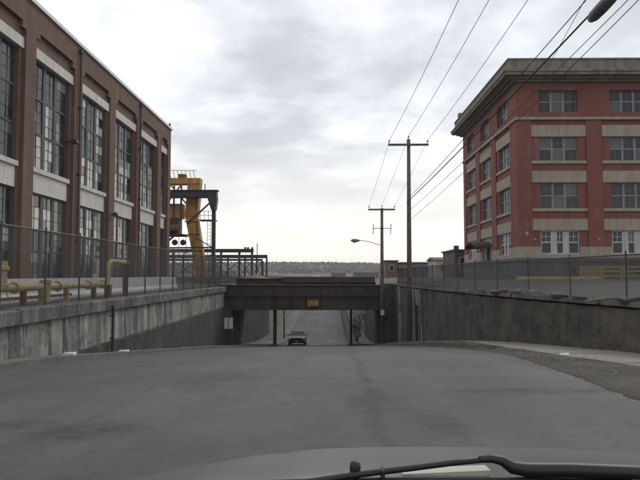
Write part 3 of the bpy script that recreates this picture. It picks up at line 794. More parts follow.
for u0, u1 in bays:
    small = u1 - u0 < 3
    for a, c in ((u0, u0 + 0.38), (u1 - 0.38, u1)): part('shoulder', ff.box(MB(), a, c, HEAD - 0.34, HEAD, -0.6, -0.001), 'brick_brown', fa)
    fld = MB(); ff.box(fld, u0 + 0.38, u1 - 0.38, 11.78, HEAD, -0.6, -0.2); ff.box(fld, u0, u0 + 0.38, 11.78, HEAD - 0.34, -0.6, -0.2); ff.box(fld, u1 - 0.38, u1, 11.78, HEAD - 0.34, -0.6, -0.2)
    for a, c in ((u0, u0 + 0.3), (u1 - 0.3, u1)): part('jamb_brickwork', ff.box(MB(), a, c, -1.2, 11.24, -0.6, -0.2), 'brick_brown', fa)
    part('recess_brickwork', fld, 'brick_brown', fa)
    part('lintel', ff.box(MB(), u0 + 0.004, u1 - 0.004, 11.24, 11.78, -0.6, -0.10), 'lintel_stone', fa)
    part('spandrel', ff.box(MB(), u0 + 0.3, u1 - 0.3, 4.28, 5.32, -0.6, -0.24), 'lintel_stone', fa)
    part('sill', ff.box(MB(), u0 + 0.2, u1 - 0.2, 5.32, 5.56, -0.6, -0.12), 'lintel_stone', fa)
    part('sill', ff.box(MB(), u0 + 0.3, u1 - 0.3, -0.75, -0.55, -0.6, -0.12), 'lintel_stone', fa)
    cols_ = (0, 0.5, 1) if small else (0, 0.34, 0.67, 1)
    window(ff, fa, u0 + 0.3, u1 - 0.3, 5.56, 11.24, -0.42, cols_, (0, 0.325, 0.665, 1), 'frame_dark', lambda j: 'pane_blind_sky' if rnd.random() < (0.75, 0.4, 0.1)[j] * (0.6 + 0.7 * (u0 > 36)) else 'pane_factory', 0.34, 0.1, (2, 3))  # far bays get more pale panes, painting in the sky they reflect
    window(ff, fa, u0 + 0.3, u1 - 0.3, -0.55, 4.28, -0.42, cols_, (0, 0.36, 0.6, 1), 'frame_dark', lambda j: 'pane_blind_sky' if rnd.random() < (0.3, 0.5, 0.7)[j] else 'pane_factory', 0.34, 0.1, (2, 3))
part('roof_coping', MB().box(-42.1, FX + 0.12, END0 - 0.1, END1 + 0.12, ROOF, ROOF + 0.2), 'roof_coping', fa)
for u in (24.6, 36.6, 48.6):
    d_ = part('downpipe', MB().tube([(FX + 0.1, u, -1.0), (FX + 0.1, u, ROOF - 0.2)], 0.06, 8), 'downpipe_brown', fa)
    for z in (2, 6, 10): part('bracket', MB().box(FX, FX + 0.2, u - 0.13, u + 0.13, z, z + 0.06), 'downpipe_brown', d_)
    part('hopper_head', MB().box(FX + 0.005, FX + 0.2, u - 0.12, u + 0.12, ROOF - 0.45, ROOF - 0.2), 'downpipe_brown', d_)
for ly, lz in ((35.55, 7.75), (42.6, 4.2)):
    lampf = part('wall_lamp', MB().tube([(FX - 0.3 if ly < 40 else FX, ly, lz), (FX + 0.25, ly, lz + 0.05)], 0.04, 6), 'steel_black', fa)
    part('lamp_shade', MB().lathe([(0.06, 0.15), (0.12, 0.1), (0.22, -0.1), (0.18, -0.12)], (FX + 0.3, ly, lz), 'z', 12), 'steel_black', lampf)
part('roof_finial', MB().lathe([(0.1, 0), (0.06, 0.3), (0.13, 0.35), (0.02, 0.5)], (FX - 0.1, END1 - 0.15, ROOF + 0.2), 'z', 8), 'steel_black', fa)

# office building on the right
of = thing('office_building', (26, 62, -0.4), 'four-storey red brick building with buff stone bands and a heavy grey cornice', 'building')
CX, FY, BY = 15.95, 52.0, 72.7
fr_ = Facade(lambda u, d: (u, FY - d)); fs_ = Facade(lambda u, d: (CX - d, u))
XE = 41.0
PT = 18.1
part('wall', MB().box(CX + 0.62, XE, FY + 0.62, BY, -0.6, 16.3), 'brick_red', of)
def office_side(fac, mat, bays, ua, ub, ground_doors=()):
    edges = [ua] + [e_ for b_ in bays for e_ in b_] + [ub]
    D = -0.6
    for k in range(0, len(edges), 2):
        part('pier', fac.box(MB(), edges[k], edges[k + 1], 2.36, 13.1, D, 0.0), mat, of)
        part('stone_plinth', fac.box(MB(), edges[k] , edges[k + 1], 1.42, 2.36, D, 0.0), 'buff_stone', of)
    top = MB()
    e2 = [ua]
    for u0, u1 in bays: c0 = (u0 + u1) / 2; e2 += [c0 - 1.62, c0 + 1.62]
    e2.append(ub)
    for k in range(0, len(e2), 2): part('attic_pier', fac.box(MB(), e2[k], e2[k + 1], 13.78, 15.62, D, -0.002), mat, of)
    part('attic_brickwork', fac.box(MB(), ua, ub, 15.62, 16.3, D, -0.002), mat, of); part('attic_brickwork', fac.box(MB(), ua, ub, 13.32, 13.78, D, -0.002), mat, of)
    part('string_course', fac.box(MB(), ua - (0.12 if fac is fr_ else 0), ub, 13.1, 13.32, D, 0.12), 'buff_stone', of)
    part('water_table', fac.box(MB(), ua - (0.15 if fac is fr_ else 0), ub, 1.1, 1.42, D, 0.15), 'found_stone', of)
    part('foundation', fac.box(MB(), ua - (0.08 if fac is fr_ else 0), ub, -0.7, 1.1, D, 0.08), 'found_stone', of)
    for bi, (u0, u1) in enumerate(bays):
        c0 = (u0 + u1) / 2; w0, w1 = c0 - 1.62, c0 + 1.62
        levels = [(9.62, 11.68, 12.66), (5.58, 7.78, 8.76), (1.75, 3.74, 4.70)]
        for li, (s_, h_, t_) in enumerate(levels):
            part('lintel', fac.box(MB(), u0 + 0.01, u1 - 0.01, h_, t_, D, -0.06), 'buff_stone', of)
            if li < 2:
                nxt = levels[li + 1][2]
                part('spandrel_brickwork', fac.box(MB(), u0, u1, nxt, s_ - 0.24, D, -0.16), mat, of)
                part('sill', fac.box(MB(), u0 + 0.01, u1 - 0.01, s_ - 0.24, s_, D, -0.03), 'buff_stone', of)
            for ja, jc in ((u0, w0), (w1, u1)):
                part('jamb_brickwork', fac.box(MB(), ja, jc, 2.36 if li == 2 else s_, h_, D, -0.16), mat, of)
                if li == 2: part('stone_plinth', fac.box(MB(), ja, jc, 1.42, 2.36, D, -0.03), 'buff_stone', of)
            if li == 2 and bi not in ground_doors: part('sill', fac.box(MB(), w0, w1, 1.42, 1.75, D, -0.03), 'buff_stone', of)
        part('spandrel_brickwork', fac.box(MB(), u0, u1, 12.66, 13.1, D, -0.16), mat, of)
        thirds = (0, 0.335, 0.665, 1)
        window(fac, of, w0, w1, 13.78, 15.62, -0.36, thirds, (0, 0.5, 1), 'frame_grey', 'pane_office', 0.20, 0.07, (2, 1))
        for (s_, h_, t_) in levels[:2]:
            window(fac, of, w0, w1, s_, h_, -0.36, thirds, (0, 0.5, 1), 'frame_grey', 'pane_office', 0.20, 0.07, lambda i, j: (2, 2) if j else (2, 1))
        if bi not in ground_doors:
            window(fac, of, w0, w1, 1.75, 3.74, -0.30, thirds, (0, 0.5, 1), 'frame_white', 'pane_office', 0.55, 0.10, lambda i, j: (2, 2) if j else (1, 1), 0.05)
        else:
            part('transom_panel', fac.box(MB(), w0, w1, 2.75, 3.74, D, -0.25), 'buff_stone', of)
            for ja, jc in ((w0, w0 + 0.7), (w1 - 0.7, w1)): part('door_surround', fac.box(MB(), ja, jc, -0.3, 2.75, D, -0.2), 'door_white', of)
            dr = part('door', fac.box(MB(), w0 + 0.7, w1 - 0.7, -0.3, 2.75, D + 0.1, -0.4), 'door_dark', of)
            part('door_handle', fac.box(MB(), c0 - 0.04, c0 + 0.04, 0.7, 1.1, -0.4, -0.34), 'chrome', dr)
            cn = MB(); nseg = 10
            for k in range(nseg):
                t0, t1 = math.pi * k / nseg, math.pi * (k + 1) / nseg
                pa, pb = (c0 - 2.0 * math.cos(t0), 2.75 + 0.55 * math.sin(t0)), (c0 - 2.0 * math.cos(t1), 2.75 + 0.55 * math.sin(t1))
                P_ = lambda u, z, d: (*fac.fn(u, d), z)
                cn.hexa([P_(pa[0], pa[1], 0.0), P_(pb[0], pb[1], 0.0), P_(pb[0], pb[1] - 0.15, 1.7), P_(pa[0], pa[1] - 0.15, 1.7),
                         P_(pa[0], pa[1] + 0.07, 0.0), P_(pb[0], pb[1] + 0.07, 0.0), P_(pb[0], pb[1] - 0.08, 1.7), P_(pa[0], pa[1] - 0.08, 1.7)])
            part('entrance_canopy', cn, 'steel_dark', of)
office_side(fr_, 'brick_red', [(17.15, 21.8), (23.1, 27.75), (29.05, 33.7)], CX, XE)
office_side(fs_, 'brick_red_side', [(54.05, 58.75), (60.35, 65.05), (66.65, 71.35)], FY + 0.6, BY, ground_doors=(1,))
def ring(z0, z1, p):
    """cornice course going round the two street fronts"""
    return MB().prism([(CX - p, FY - p), (XE, FY - p), (XE, FY + 1.5), (CX + 1.5, FY + 1.5), (CX + 1.5, BY + p * 0.5), (CX - p, BY + p * 0.5)], lambda a, c, d: (a, c, d), z0, z1)
for z0, z1, p, nm in ((16.3, 16.46, 0.35, 'cornice_bed'), (16.46, 16.62, 0.7, 'cornice_bed'), (16.62, 16.86, 1.22, 'cornice'), (16.86, 17.02, 1.32, 'cornice'), (17.02, 17.22, 1.05, 'cornice_slope'), (17.22, PT - 0.12, 0.85, 'parapet'), (PT - 0.12, PT, 0.93, 'parapet_cap')):
    part(nm, ring(z0, z1, p), 'cornice_stone', of)
for u in (20.1, 25.6):
    bw = part('basement_window', fr_.box(MB(), u, u + 0.6, 0.05, 0.75, 0.08, 0.11), 'frame_dark', of)
    piece('pane', pane_meshes(fr_, 0.44, 0.54, 'pane_office'), bw, (u + 0.3, FY - 0.115, 0.4))
for u in (17.3, 18.4, 22.6):
    part('wall_plaque', fr_.box(MB(), u - 0.1, u + 0.1, 2.9, 3.05, 0.0, 0.05) if u != 18.4 else fr_.box(MB(), 16.5, 16.75, 3.3, 3.6, 0.0, 0.06), 'buff_stone', of)
part('roof_vent', MB().box(CX - 0.9, CX - 0.3, BY - 2.2, BY - 1.5, PT, PT + 0.5), 'cornice_stone', of)
part('roof', MB().box(CX + 1.5, XE, FY + 1.5, BY, 16.3, 16.5), 'roof_felt', of)

# ------------------------------------------------------------------ railway bridge
br = thing('railway_bridge', (-2, 59, -7), 'dark rusty plate-girder railway bridge spanning the sunken road', 'bridge')
BX0, BX1 = -9.9, 4.78
GB, GT = -3.05, -0.86
def girder(name, y, z0, z1, x0, x1):
    gm = MB().box(x0, x1, y - 0.012, y + 0.012, z0 + 0.05, z1 - 0.05)
    o = part(name, gm, 'steel_dark', br)
    part('top_flange', MB().box(x0, x1, y - 0.24, y + 0.24, z1 - 0.05, z1), 'steel_dark', o)
    part('bottom_flange', MB().box(x0, x1, y - 0.24, y + 0.24, z0, z0 + 0.05), 'steel_dark', o)
    st = shared(MB().box(-0.02, 0.02, -0.16, 0.16, z0 + 0.052, z1 - 0.052), 'steel_dark')
    n = int((x1 - x0) / 1.3)
    for k in range(n + 1): piece('stiffener', st, o, (x0 + 0.1 + (x1 - x0 - 0.2) * k / n, y, 0))
    return o
g1 = girder('front_girder', 54.3, GB, GT, BX0, BX1)
part('walkway_ledge', MB().box(BX0, BX1, 53.9, 54.12, -1.82, -1.72), 'steel_dark', br)
part('conduit', MB().tube([(BX0, 53.98, -1.60), (BX1, 53.98, -1.56)], 0.05, 6), 'steel_dark', br)
girder('rear_girder', 63.6, GB, -0.35, -9.4, 4.76)
part('deck', MB().box(BX0, BX1, 54.56, 63.34, -2.3, -1.9), 'steel_dark', br)
part('ballast_bed', MB().box(BX0, BX1, 55.2, 62.8, -1.9, -1.25), 'ballast', br)
for x in frange(-9.6, 5.3, 0.62):
    part('sleeper', MB().box(x, x + 0.24, 56.3, 61.7, -1.25, -1.1), 'wood_pole', br)
for y in (57.0, 58.44, 59.6, 61.04): part('rail', MB().box(BX0, BX1, y - 0.035, y + 0.035, -1.1, -0.94), 'rust_pipe', br)
for x in frange(-8.6, 5.0, 1.7): part('cross_beam', MB().box(x, x + 0.22, 54.56, 63.34, -2.75, -2.3), 'steel_dark', br)
part('rear_parapet', MB().box(-4.6, 4.76, 63.2, 63.36, -0.75, -0.18), 'steel_dark', br)
def column(x, y):
    zb = road_z(x, y) + 0.12
    c = part('column', MB().box(x - 0.08, x + 0.08, y - 0.02, y + 0.02, zb, GB).box(x - 0.105, x - 0.08, y - 0.12, y + 0.12, zb, GB).box(x + 0.08, x + 0.105, y - 0.12, y + 0.12, zb, GB), 'steel_dark', br)
    part('base_plate', MB().box(x - 0.3, x + 0.3, y - 0.3, y + 0.3, zb - 0.1, zb + 0.04), 'steel_dark', c)
column(-4.75, 55.2); column(-5.3, 63.0); column(2.32, 63.0)
part('abutment', MB().box(-9.6, -8.4, 54.05, 64.2, -9, GB - 0.01), 'abut_conc', br)
part('abutment', MB().box(4.7, 6.3, 54.05, 64.2, -9, GB - 0.01), 'abut_conc', br)
part('wing_wall', MB().box(4.80, 6.6, 54.03, 64.2, GB, -0.75), 'abut_conc', br)
part('wing_wall', MB().box(-10.6, -9.92, 54.03, 64.2, -9, -0.9), 'abut_conc', br)
part('bearing_block', MB().box(4.72, 5.3, 53.9, 54.02, -3.5, GB - 0.01), 'abut_conc', br)
for x in (4.35, ):
    part('marker_post', MB().box(x - 0.14, x + 0.14, 54.2, 54.4, GT + 0.001, GT + 0.55), 'lintel_stone', br)
# yellow clearance sign hung on the girder web
sg = thing('clearance_sign', (-1.28, 53.82, -2.45), 'small weathered yellow clearance sign on the dark bridge girder', 'sign')
part('sign_plate', MB().box(-1.78, -0.80, 53.78, 53.81, -2.72, -2.12), 'sign_yellow', sg)
part('sign_strut', MB().box(-1.6, -1.54, 53.81, 54.1, -2.55, -2.5).box(-1.04, -0.98, 53.81, 54.1, -2.55, -2.5), 'steel_black', sg)
part('sign_border', MB().box(-1.76, -0.82, 53.772, 53.78, -2.70, -2.66).box(-1.76, -0.82, 53.772, 53.78, -2.18, -2.14), 'steel_black', sg)
# white twin sign before the left abutment
ts = thing('twin_sign', (-8.55, 53.4, -6.0), 'pair of white sign boards on a post at the dark bridge abutment', 'sign')
zz0 = road_z(-8.3, 53.4)
part('post', MB().tube([(-8.53, 53.42, zz0), (-8.53, 53.42, -3.5)], 0.04, 8), 'steel_black', ts)
part('sign_board', MB().box(-8.90, -8.56, 53.34, 53.375, -4.60, -3.65), 'white_board', ts)
part('sign_board', MB().box(-8.50, -8.16, 53.34, 53.375, -4.60, -3.65), 'white_board', ts)

# walls of the cutting beyond the bridge
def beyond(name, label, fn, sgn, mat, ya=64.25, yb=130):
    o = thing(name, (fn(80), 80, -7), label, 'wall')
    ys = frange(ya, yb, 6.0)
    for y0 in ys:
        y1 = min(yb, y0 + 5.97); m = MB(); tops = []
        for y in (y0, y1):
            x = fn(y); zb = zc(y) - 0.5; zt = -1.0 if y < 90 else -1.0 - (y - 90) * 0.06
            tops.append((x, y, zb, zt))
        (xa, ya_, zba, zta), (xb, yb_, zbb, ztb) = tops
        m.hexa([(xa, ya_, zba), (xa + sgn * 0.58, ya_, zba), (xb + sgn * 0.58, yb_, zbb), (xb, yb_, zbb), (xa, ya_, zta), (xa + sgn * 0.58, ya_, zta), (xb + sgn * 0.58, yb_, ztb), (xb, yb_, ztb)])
        part('wall_panel', m, mat if y0 > 79 else 'wall_base_and_shade', o)  # panels nearest the bridge take the dark concrete, painting in its shade
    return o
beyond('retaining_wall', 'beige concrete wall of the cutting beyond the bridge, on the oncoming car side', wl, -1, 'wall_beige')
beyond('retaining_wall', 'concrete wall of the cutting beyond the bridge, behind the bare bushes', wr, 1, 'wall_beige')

# ------------------------------------------------------------------ poles and wires
def insulator(root, p):
    o = part('insulator', MB().lathe([(0.018, 0), (0.018, 0.1), (0.06, 0.12), (0.035, 0.15), (0.065, 0.18), (0.03, 0.24)], p, 'z', 8), 'porcelain', root); return (p[0], p[1], p[2] + 0.24)
def utility_pole(x, y, zb, zt, arm, zarm, label, low=False):
    p = thing('utility_pole', (x, y, zb), label, 'pole')
    part('pole', MB().tube([(x, y, zb - 0.3), (x + 0.01, y, (zb + zt) / 2), (x + 0.03, y, zt)], 0.19, 12, 0.115), 'wood_pole', p, smooth=True)
    a = part('crossarm', MB().box(x - arm / 2, x + arm / 2, y - 0.19, y - 0.10, zarm - 0.07, zarm + 0.07), 'wood_pole', p)
    for s_ in (-1, 1): part('arm_brace', MB().bar((x + s_ * 0.85, y - 0.2, zarm - 0.05), (x + s_ * 0.10, y - 0.17, zarm - 0.75), 0.03, 0.02), 'steel_black', a) if False else None
    tips = [insulator(p, (x - arm / 2 + 0.06, y - 0.145, zarm + 0.07)), insulator(p, (x + 0.03, y, zt)), insulator(p, (x + arm / 2 - 0.06, y - 0.145, zarm + 0.07))]
    return p, tips
P1 = (5.42, 41.5); z1b = walk_z(41.5) - 0.05
p1, t1 = utility_pole(*P1, z1b, 9.15, 2.7, 8.75, 'tall wooden utility pole with one crossarm standing before the brown-grey wall')
P2 = (4.62, 53.3); z2b = road_z(4.5, 53.3) + 0.1
p2, t2 = utility_pole(*P2, z2b, 5.75, 2.3, 5.62, 'shorter wooden utility pole with crossarm and street light at the bridge end', True)
P0 = (6.9, 4.0); z0b = walk_z(4) - 0.05
p0, t0 = utility_pole(*P0, z0b, 12.6, 2.7, 12.2, 'wooden utility pole on the dirt verge close by the car')
for x in (-0.75, 0.75):
    pt = part('fuse_cutout', MB().tube([(P2[0] + x, P2[1] - 0.1, 3.5), (P2[0] + x + 0.05, P2[1] - 0.1, 4.4)], 0.035, 6), 'porcelain', p2)
part('service_bracket', MB().bar((P2[0] - 0.8, P2[1] - 0.12, 4.0), (P2[0] + 0.8, P2[1] - 0.12, 4.0), 0.06, 0.05), 'steel_black', p2)
nt_ = thing('pole_notice', (P2[0], P2[1] - 0.19, -3.2), 'small white notice fixed low on the wooden pole at the bridge', 'notice')
part('notice_board', MB().box(P2[0] - 0.16, P2[0] + 0.16, P2[1] - 0.24, P2[1] - 0.215, -3.42, -2.95), 'white_board', nt_)
part('fixing_band', MB().box(P2[0] - 0.2, P2[0] + 0.2, P2[1] - 0.215, P2[1] - 0.18, -3.2, -3.15), 'steel_black', nt_)
# street light on the second pole
sl = thing('street_lamp', (P2[0], P2[1], 2.6), 'grey street lamp on a long thin arm reaching over the road', 'lamp')
part('arm', MB().tube([(P2[0] - 0.13, P2[1], 2.55), (P2[0] - 1.0, P2[1], 2.85), (P2[0] - 1.9, P2[1], 2.98)], 0.03, 6), 'lamp_metal', sl)
hd = part('lamp_head', MB().lathe([(0.05, 0), (0.10, -0.1), (0.16, -0.35), (0.15, -0.6), (0.05, -0.78)], (P2[0] - 1.88, P2[1], 2.96), 'x', 10), 'lamp_metal', sl, smooth=True)
part('lens', MB().lathe([(0.13, 0), (0.11, -0.06), (0.03, -0.1)], (P2[0] - 2.35, P2[1], 2.84), 'z', 10), 'headlight', hd)

def wire(name, a, c, sag, r, label, group=None, mat='cable', n=26):
    a, c = Vector(a), Vector(c); pts = []
    for k in range(n + 1):
        t = k / n; p = a.lerp(c, t); p.z -= sag * 4 * t * (1 - t); pts.append(p)
    loc = tuple(a)
    return solo(name, MB().tube(pts, r, 5), mat, label, 'wire', loc, group), pts
w_lab = ('leftmost of the three thin overhead wires above the road', 'middle of the three thin overhead wires above the road', 'rightmost of the three thin overhead wires above the road')
for i in range(3):
    wire('overhead_wire', t1[i], t0[i], 0.55, 0.0125, w_lab[i], 'thin overhead wires')
    wire('overhead_wire', t1[i], t2[i], 0.12, 0.0105, ('leftmost', 'middle', 'rightmost')[i] + ' thin wire strung between the two wooden utility poles', 'wires between the poles')
def at_pole(P, z, s_=-1): return (P[0] + s_ * 0.14, P[1] - 0.02, z)
lowc = []
for i, (za_, zb_, r_, s_, sg_, lab) in enumerate(((4.85, 7.1, 0.024, -1, 0.2, 'thickest black cable sagging from the tall pole across the red brick building'),
                                    (5.3, 8.0, 0.014, 1, 0.2, 'upper thin cable crossing the red brick building from the tall pole'),
                                    (4.4, 6.9, 0.010, 1, 0.22, 'thin cable just under the thickest black cable'),
                                    (3.5, 6.6, 0.010, -1, 0.3, 'lowest thin cable running from the tall pole towards the near verge'))):
    lowc.append(wire('telephone_cable', at_pole(P1, za_, s_), at_pole(P0, zb_, s_), sg_, r_, lab)[1])
wire('service_wire', (P0[0] + 0.14, P0[1], 12.0), (CX - 0.02, FY + 0.2, 13.0), 0.5, 0.014, 'single wire running to the near corner of the red brick building')
# splice case hung on the thick cable
pts = lowc[0]
q = min(pts, key=lambda p: abs(p.y - 14.0)); i = pts.index(q); dirv = (pts[i + 1] - pts[i - 1]).normalized()
sc = thing('splice_case', tuple(q), 'dark tapered cable splice case hanging above the road verge', 'splice case')
c0 = q + Vector((-0.02, 0, -0.16))
def along(o, d, prof):
    mb = MB(); mb.tube([o + d * h_ for _, h_ in prof], [r_ for r_, _ in prof], 14); return mb
part('case_body', along(c0, dirv, [(0.03, -0.62), (0.09, -0.58), (0.135, -0.42), (0.145, 0.0), (0.135, 0.42), (0.09, 0.58), (0.03, 0.62)]), 'splice_plastic', sc, smooth=True)
for s_ in (-0.4, 0.4): part('hanger', MB().bar(c0 + dirv * s_ + Vector((0, 0, 0.1)), q + dirv * s_ + Vector((0, 0, 0.02)), 0.03, 0.03), 'steel_black', sc)

# ------------------------------------------------------------------ yard behind the left fence
gp = thing('pipe_run', (-10.2, 22, -1.02), 'weathered yellow gas pipe run on short stands behind the tall fence', 'pipe')
PX = -10.15; PZ = -0.42
part('pipe', MB().tube([(PX, 12, PZ), (PX, 28.2, PZ)], 0.125, 12), 'yellow_pipe', gp, smooth=True)
part('pipe', MB().tube([(PX - 0.02, 12, PZ - 0.34), (PX - 0.02, 24.5, PZ - 0.34)], 0.05, 8), 'rust_pipe', gp, smooth=True)
pts = [(PX, 28.2, PZ)] + [(PX, 28.2 + 0.35 * math.sin(t), PZ + 0.35 - 0.35 * math.cos(t)) for t in (0.4, 0.8, 1.2, math.pi / 2)] + [(PX, 28.55, 0.28)] + \
      [(PX, 28.55 + 0.35 - 0.35 * math.cos(t), 0.28 + 0.35 * math.sin(t)) for t in (0.4, 0.8, 1.2, math.pi / 2)] + [(PX, 31.2, 0.63)]
part('riser_pipe', MB().tube(pts, 0.115, 12), 'yellow_pipe', gp, smooth=True)
for y in (13.5, 16.6, 20.0, 23.2, 26.2, 27.9): part('flange', MB().tube([(PX, y - 0.05, PZ), (PX, y + 0.05, PZ)], 0.19, 14), 'yellow_pipe', gp)
for y in (14.2, 17.4, 20.6, 21.9, 24.0, 26.8): part('pipe_stand', MB().box(PX - 0.09, PX + 0.09, y - 0.07, y + 0.07, -1.02, PZ - 0.1), 'yellow_pipe' if y not in (20.6, 26.8) else 'rust_pipe', gp)
part('pipe_stand', MB().box(PX - 0.12, PX + 0.12, 28.4, 28.7, -1.02, PZ - 0.02), 'rust_pipe', gp)
part('pipe_stand', MB().box(PX - 0.1, PX + 0.1, 30.9, 31.05, -1.02, 0.52), 'rust_pipe', gp)
vb = part('valve_body', MB().lathe([(0.2, 0), (0.2, 0.12), (0.15, 0.16), (0.15, 0.55), (0.22, 0.58), (0.22, 0.68), (0.16, 0.7), (0.16, 0.86)], (PX, 19.2, PZ), 'z', 14), 'yellow_pipe', gp)
part('valve_body', MB().lathe([(0.17, -0.55), (0.17, 0.1), (0.2, 0.12), (0.2, 0.22), (0.1, 0.25)], (PX, 22.2, PZ), 'z', 14), 'yellow_pipe', gp)
part('hand_wheel', MB().tube([(PX + 0.16 * math.cos(t), 22.2 + 0.16 * math.sin(t), PZ + 0.32) for t in [2 * math.pi * k / 12 for k in range(13)]], 0.02, 6), 'rust_pipe', gp)
# pale barrier blocks behind the pipes
for i, y0 in enumerate((18.2, 22.4, 26.6, 30.8, 35.0, 39.2, 43.4)):
    bb = thing('barrier_block', (-11.8, y0 + 2, -1.02), ORD[i] + ' pale concrete barrier block from the picture edge, in the row behind the yellow pipes', 'barrier', 'barrier blocks before the factory')
    part('block', MB().prism([(-12.1, -1.02), (-11.5, -1.02), (-11.5, -0.9), (-11.62, -0.72), (-11.68, -0.14), (-11.92, -0.14), (-11.98, -0.72), (-12.1, -0.9)], lambda a, c, d: (a, d, c), y0, y0 + 4.1), 'white_board', bb)
    for yy in (y0 + 1.0, y0 + 3.0): part('lifting_eye', MB().tube([(-11.8, yy - 0.08, -0.15), (-11.8, yy - 0.06, -0.07), (-11.8, yy + 0.06, -0.07), (-11.8, yy + 0.08, -0.15)], 0.012, 5), 'rust_pipe', bb)

# ------------------------------------------------------------------ gantry crane and runway beyond the factory
gc = thing('gantry_crane', (-16, 75, -1.02), 'yellow gantry crane with a black steel frame rising beyond the factory end', 'crane')
part('main_beam', MB().box(-30, -13.5, 74.5, 75.5, 9.4, 10.2), 'steel_black', gc)
part('beam_flange', MB().box(-30, -13.35, 74.35, 75.65, 10.2, 10.3), 'steel_black', gc)
part('post', MB().box(-14.1, -13.68, 74.75, 75.25, -1.02, 9.4), 'steel_black', gc)
part('post_base', MB().box(-14.4, -13.4, 74.4, 75.6, -1.02, -0.6), 'abut_conc', gc)
part('post_head', MB().hexa([(-14.15, 74.4, 7.9), (-13.62, 74.4, 7.9), (-13.62, 75.6, 7.9), (-14.15, 75.6, 7.9), (-14.6, 74.4, 9.39), (-13.45, 74.4, 9.39), (-13.45, 75.6, 9.39), (-14.6, 75.6, 9.39)]), 'steel_black', gc)
part('knee_brace', MB().bar((-14.2, 74.5, 8.8), (-17.0, 74.5, 6.2), 0.18, 0.18), 'steel_black', gc)
part('knee_brace', MB().bar((-18.0, 74.5, 5.2), (-21.5, 74.5, 2.2), 0.2, 0.2), 'steel_black', gc)
part('tie_bar', MB().bar((-16.2, 74.5, 4.6), (-13.9, 74.5, 3.3), 0.12, 0.12), 'steel_black', gc)
part('tie_bar', MB().bar((-24, 74.5, 3.25), (-13.9, 74.5, 3.3), 0.14, 0.18), 'steel_black', gc)
part('finial', MB().tube([(-15.0, 75, 10.4), (-15.0, 75, 11.1)], 0.06, 6), 'steel_black', gc)
leg = MB().hexa([(-16.0, 76.2, -1.02), (-14.8, 76.2, -1.02), (-14.8, 77.4, -1.02), (-16.0, 77.4, -1.02), (-17.7, 76.2, 7.3), (-16.2, 76.2, 7.3), (-16.2, 77.4, 7.3), (-17.7, 77.4, 7.3)])
part('leg', leg, 'yellow_crane', gc)
part('leg_head', MB().hexa([(-17.7, 76.1, 7.3), (-16.15, 76.1, 7.3), (-16.15, 77.5, 7.3), (-17.7, 77.5, 7.3), (-17.4, 76.1, 11.3), (-15.85, 76.1, 11.3), (-15.85, 77.5, 11.3), (-17.6, 77.5, 11.3)]), 'yellow_crane', gc)
part('yellow_girder', MB().box(-30, -15.85, 76.0, 77.6, 11.3, 12.0), 'yellow_crane', gc)
part('yellow_girder', MB().box(-30, -18.0, 76.0, 77.6, 7.0, 8.8), 'yellow_crane', gc)
part('machinery_house', MB().box(-24, -18.4, 75.6, 77.8, 5.0, 7.0), 'steel_dark', gc)
part('machinery_floor', MB().box(-24, -17.6, 75.4, 78.0, 4.8, 5.0), 'steel_dark', gc)
rl = MB()
for x in frange(-20.5, -16.0, 0.5): rl.tube([(x, 76.2, 12.0), (x - 0.25, 76.2, 13.0)], 0.035, 4)
rl.tube([(-20.7, 76.2, 13.0), (-16.3, 76.2, 12.95)], 0.035, 4); part('railing', rl, 'yellow_crane', gc)
plat = part('platform', MB().box(-15.9, -13.9, 76.2, 77.4, 6.7, 6.85), 'steel_dark', gc)
pr = MB()
for x in (-15.8, -15.3, -14.8, -14.3, -13.95): pr.tube([(x, 76.25, 6.85), (x, 76.25, 7.9)], 0.03, 4)
for z in (7.35, 7.9): pr.tube([(-15.8, 76.25, z), (-13.95, 76.25, z)], 0.03, 4)
part('platform_rail', pr, 'yellow_crane', plat)
ld = MB()
for x in (-14.9, -14.5): ld.tube([(x, 76.3, -1.0), (x, 76.3, 6.7)], 0.03, 4)
for z in frange(-0.6, 6.6, 0.45): ld.tube([(-14.9, 76.3, z), (-14.5, 76.3, z)], 0.02, 4)
part('ladder', ld, 'fence_metal', gc)
part('top_cabinet', MB().box(-18.6, -17.7, 76.0, 77.2, 12.0, 12.5), 'rust_pipe', gc)
for a_, c_ in (((-19.6, 75.9, 11.3), (-17.5, 75.9, 8.8)), ((-18.0, 75.9, 11.3), (-19.9, 75.9, 8.8)), ((-20.4, 75.9, 8.8), (-22.0, 75.9, 11.3))): part('lattice_brace', MB().bar(a_, c_, 0.16, 0.16), 'rust_pipe', gc)
for x in (-21.6, -20.3, -19.0, -18.1): part('lattice_post', MB().box(x - 0.1, x + 0.1, 75.8, 75.95, 7.0, 11.3), 'rust_pipe', gc)
for x in (-20.8, -19.9, -18.7): part('winch_drum', MB().lathe([(0.45, -0.5), (0.45, 0.5)], (x, 75.3, 5.7), 'x', 12), 'rust_pipe', gc)
for x in (-19.4, -18.2, -17.3): part('hoist_cable', MB().tube([(x, 75.2, 5.0), (x + 0.05, 75.2, 2.0)], 0.03, 4), 'cable', gc)
for z in (1.0, 3.0, 5.0, 6.6): part('leg_band', MB().bar((-15.45 - (z + 1.02) * 0.208 - 0.72, 76.15, z), (-15.35 - (z + 1.02) * 0.182 + 0.62, 76.15, z), 0.08, 0.12), 'rust_pipe', gc)
for x in (-18.4, -17.4): part('floodlight', MB().lathe([(0.12, 0.3), (0.32, 0.1), (0.36, -0.2), (0.30, -0.22)], (x, 74.3, 3.9), 'y', 12), 'steel_black', gc)

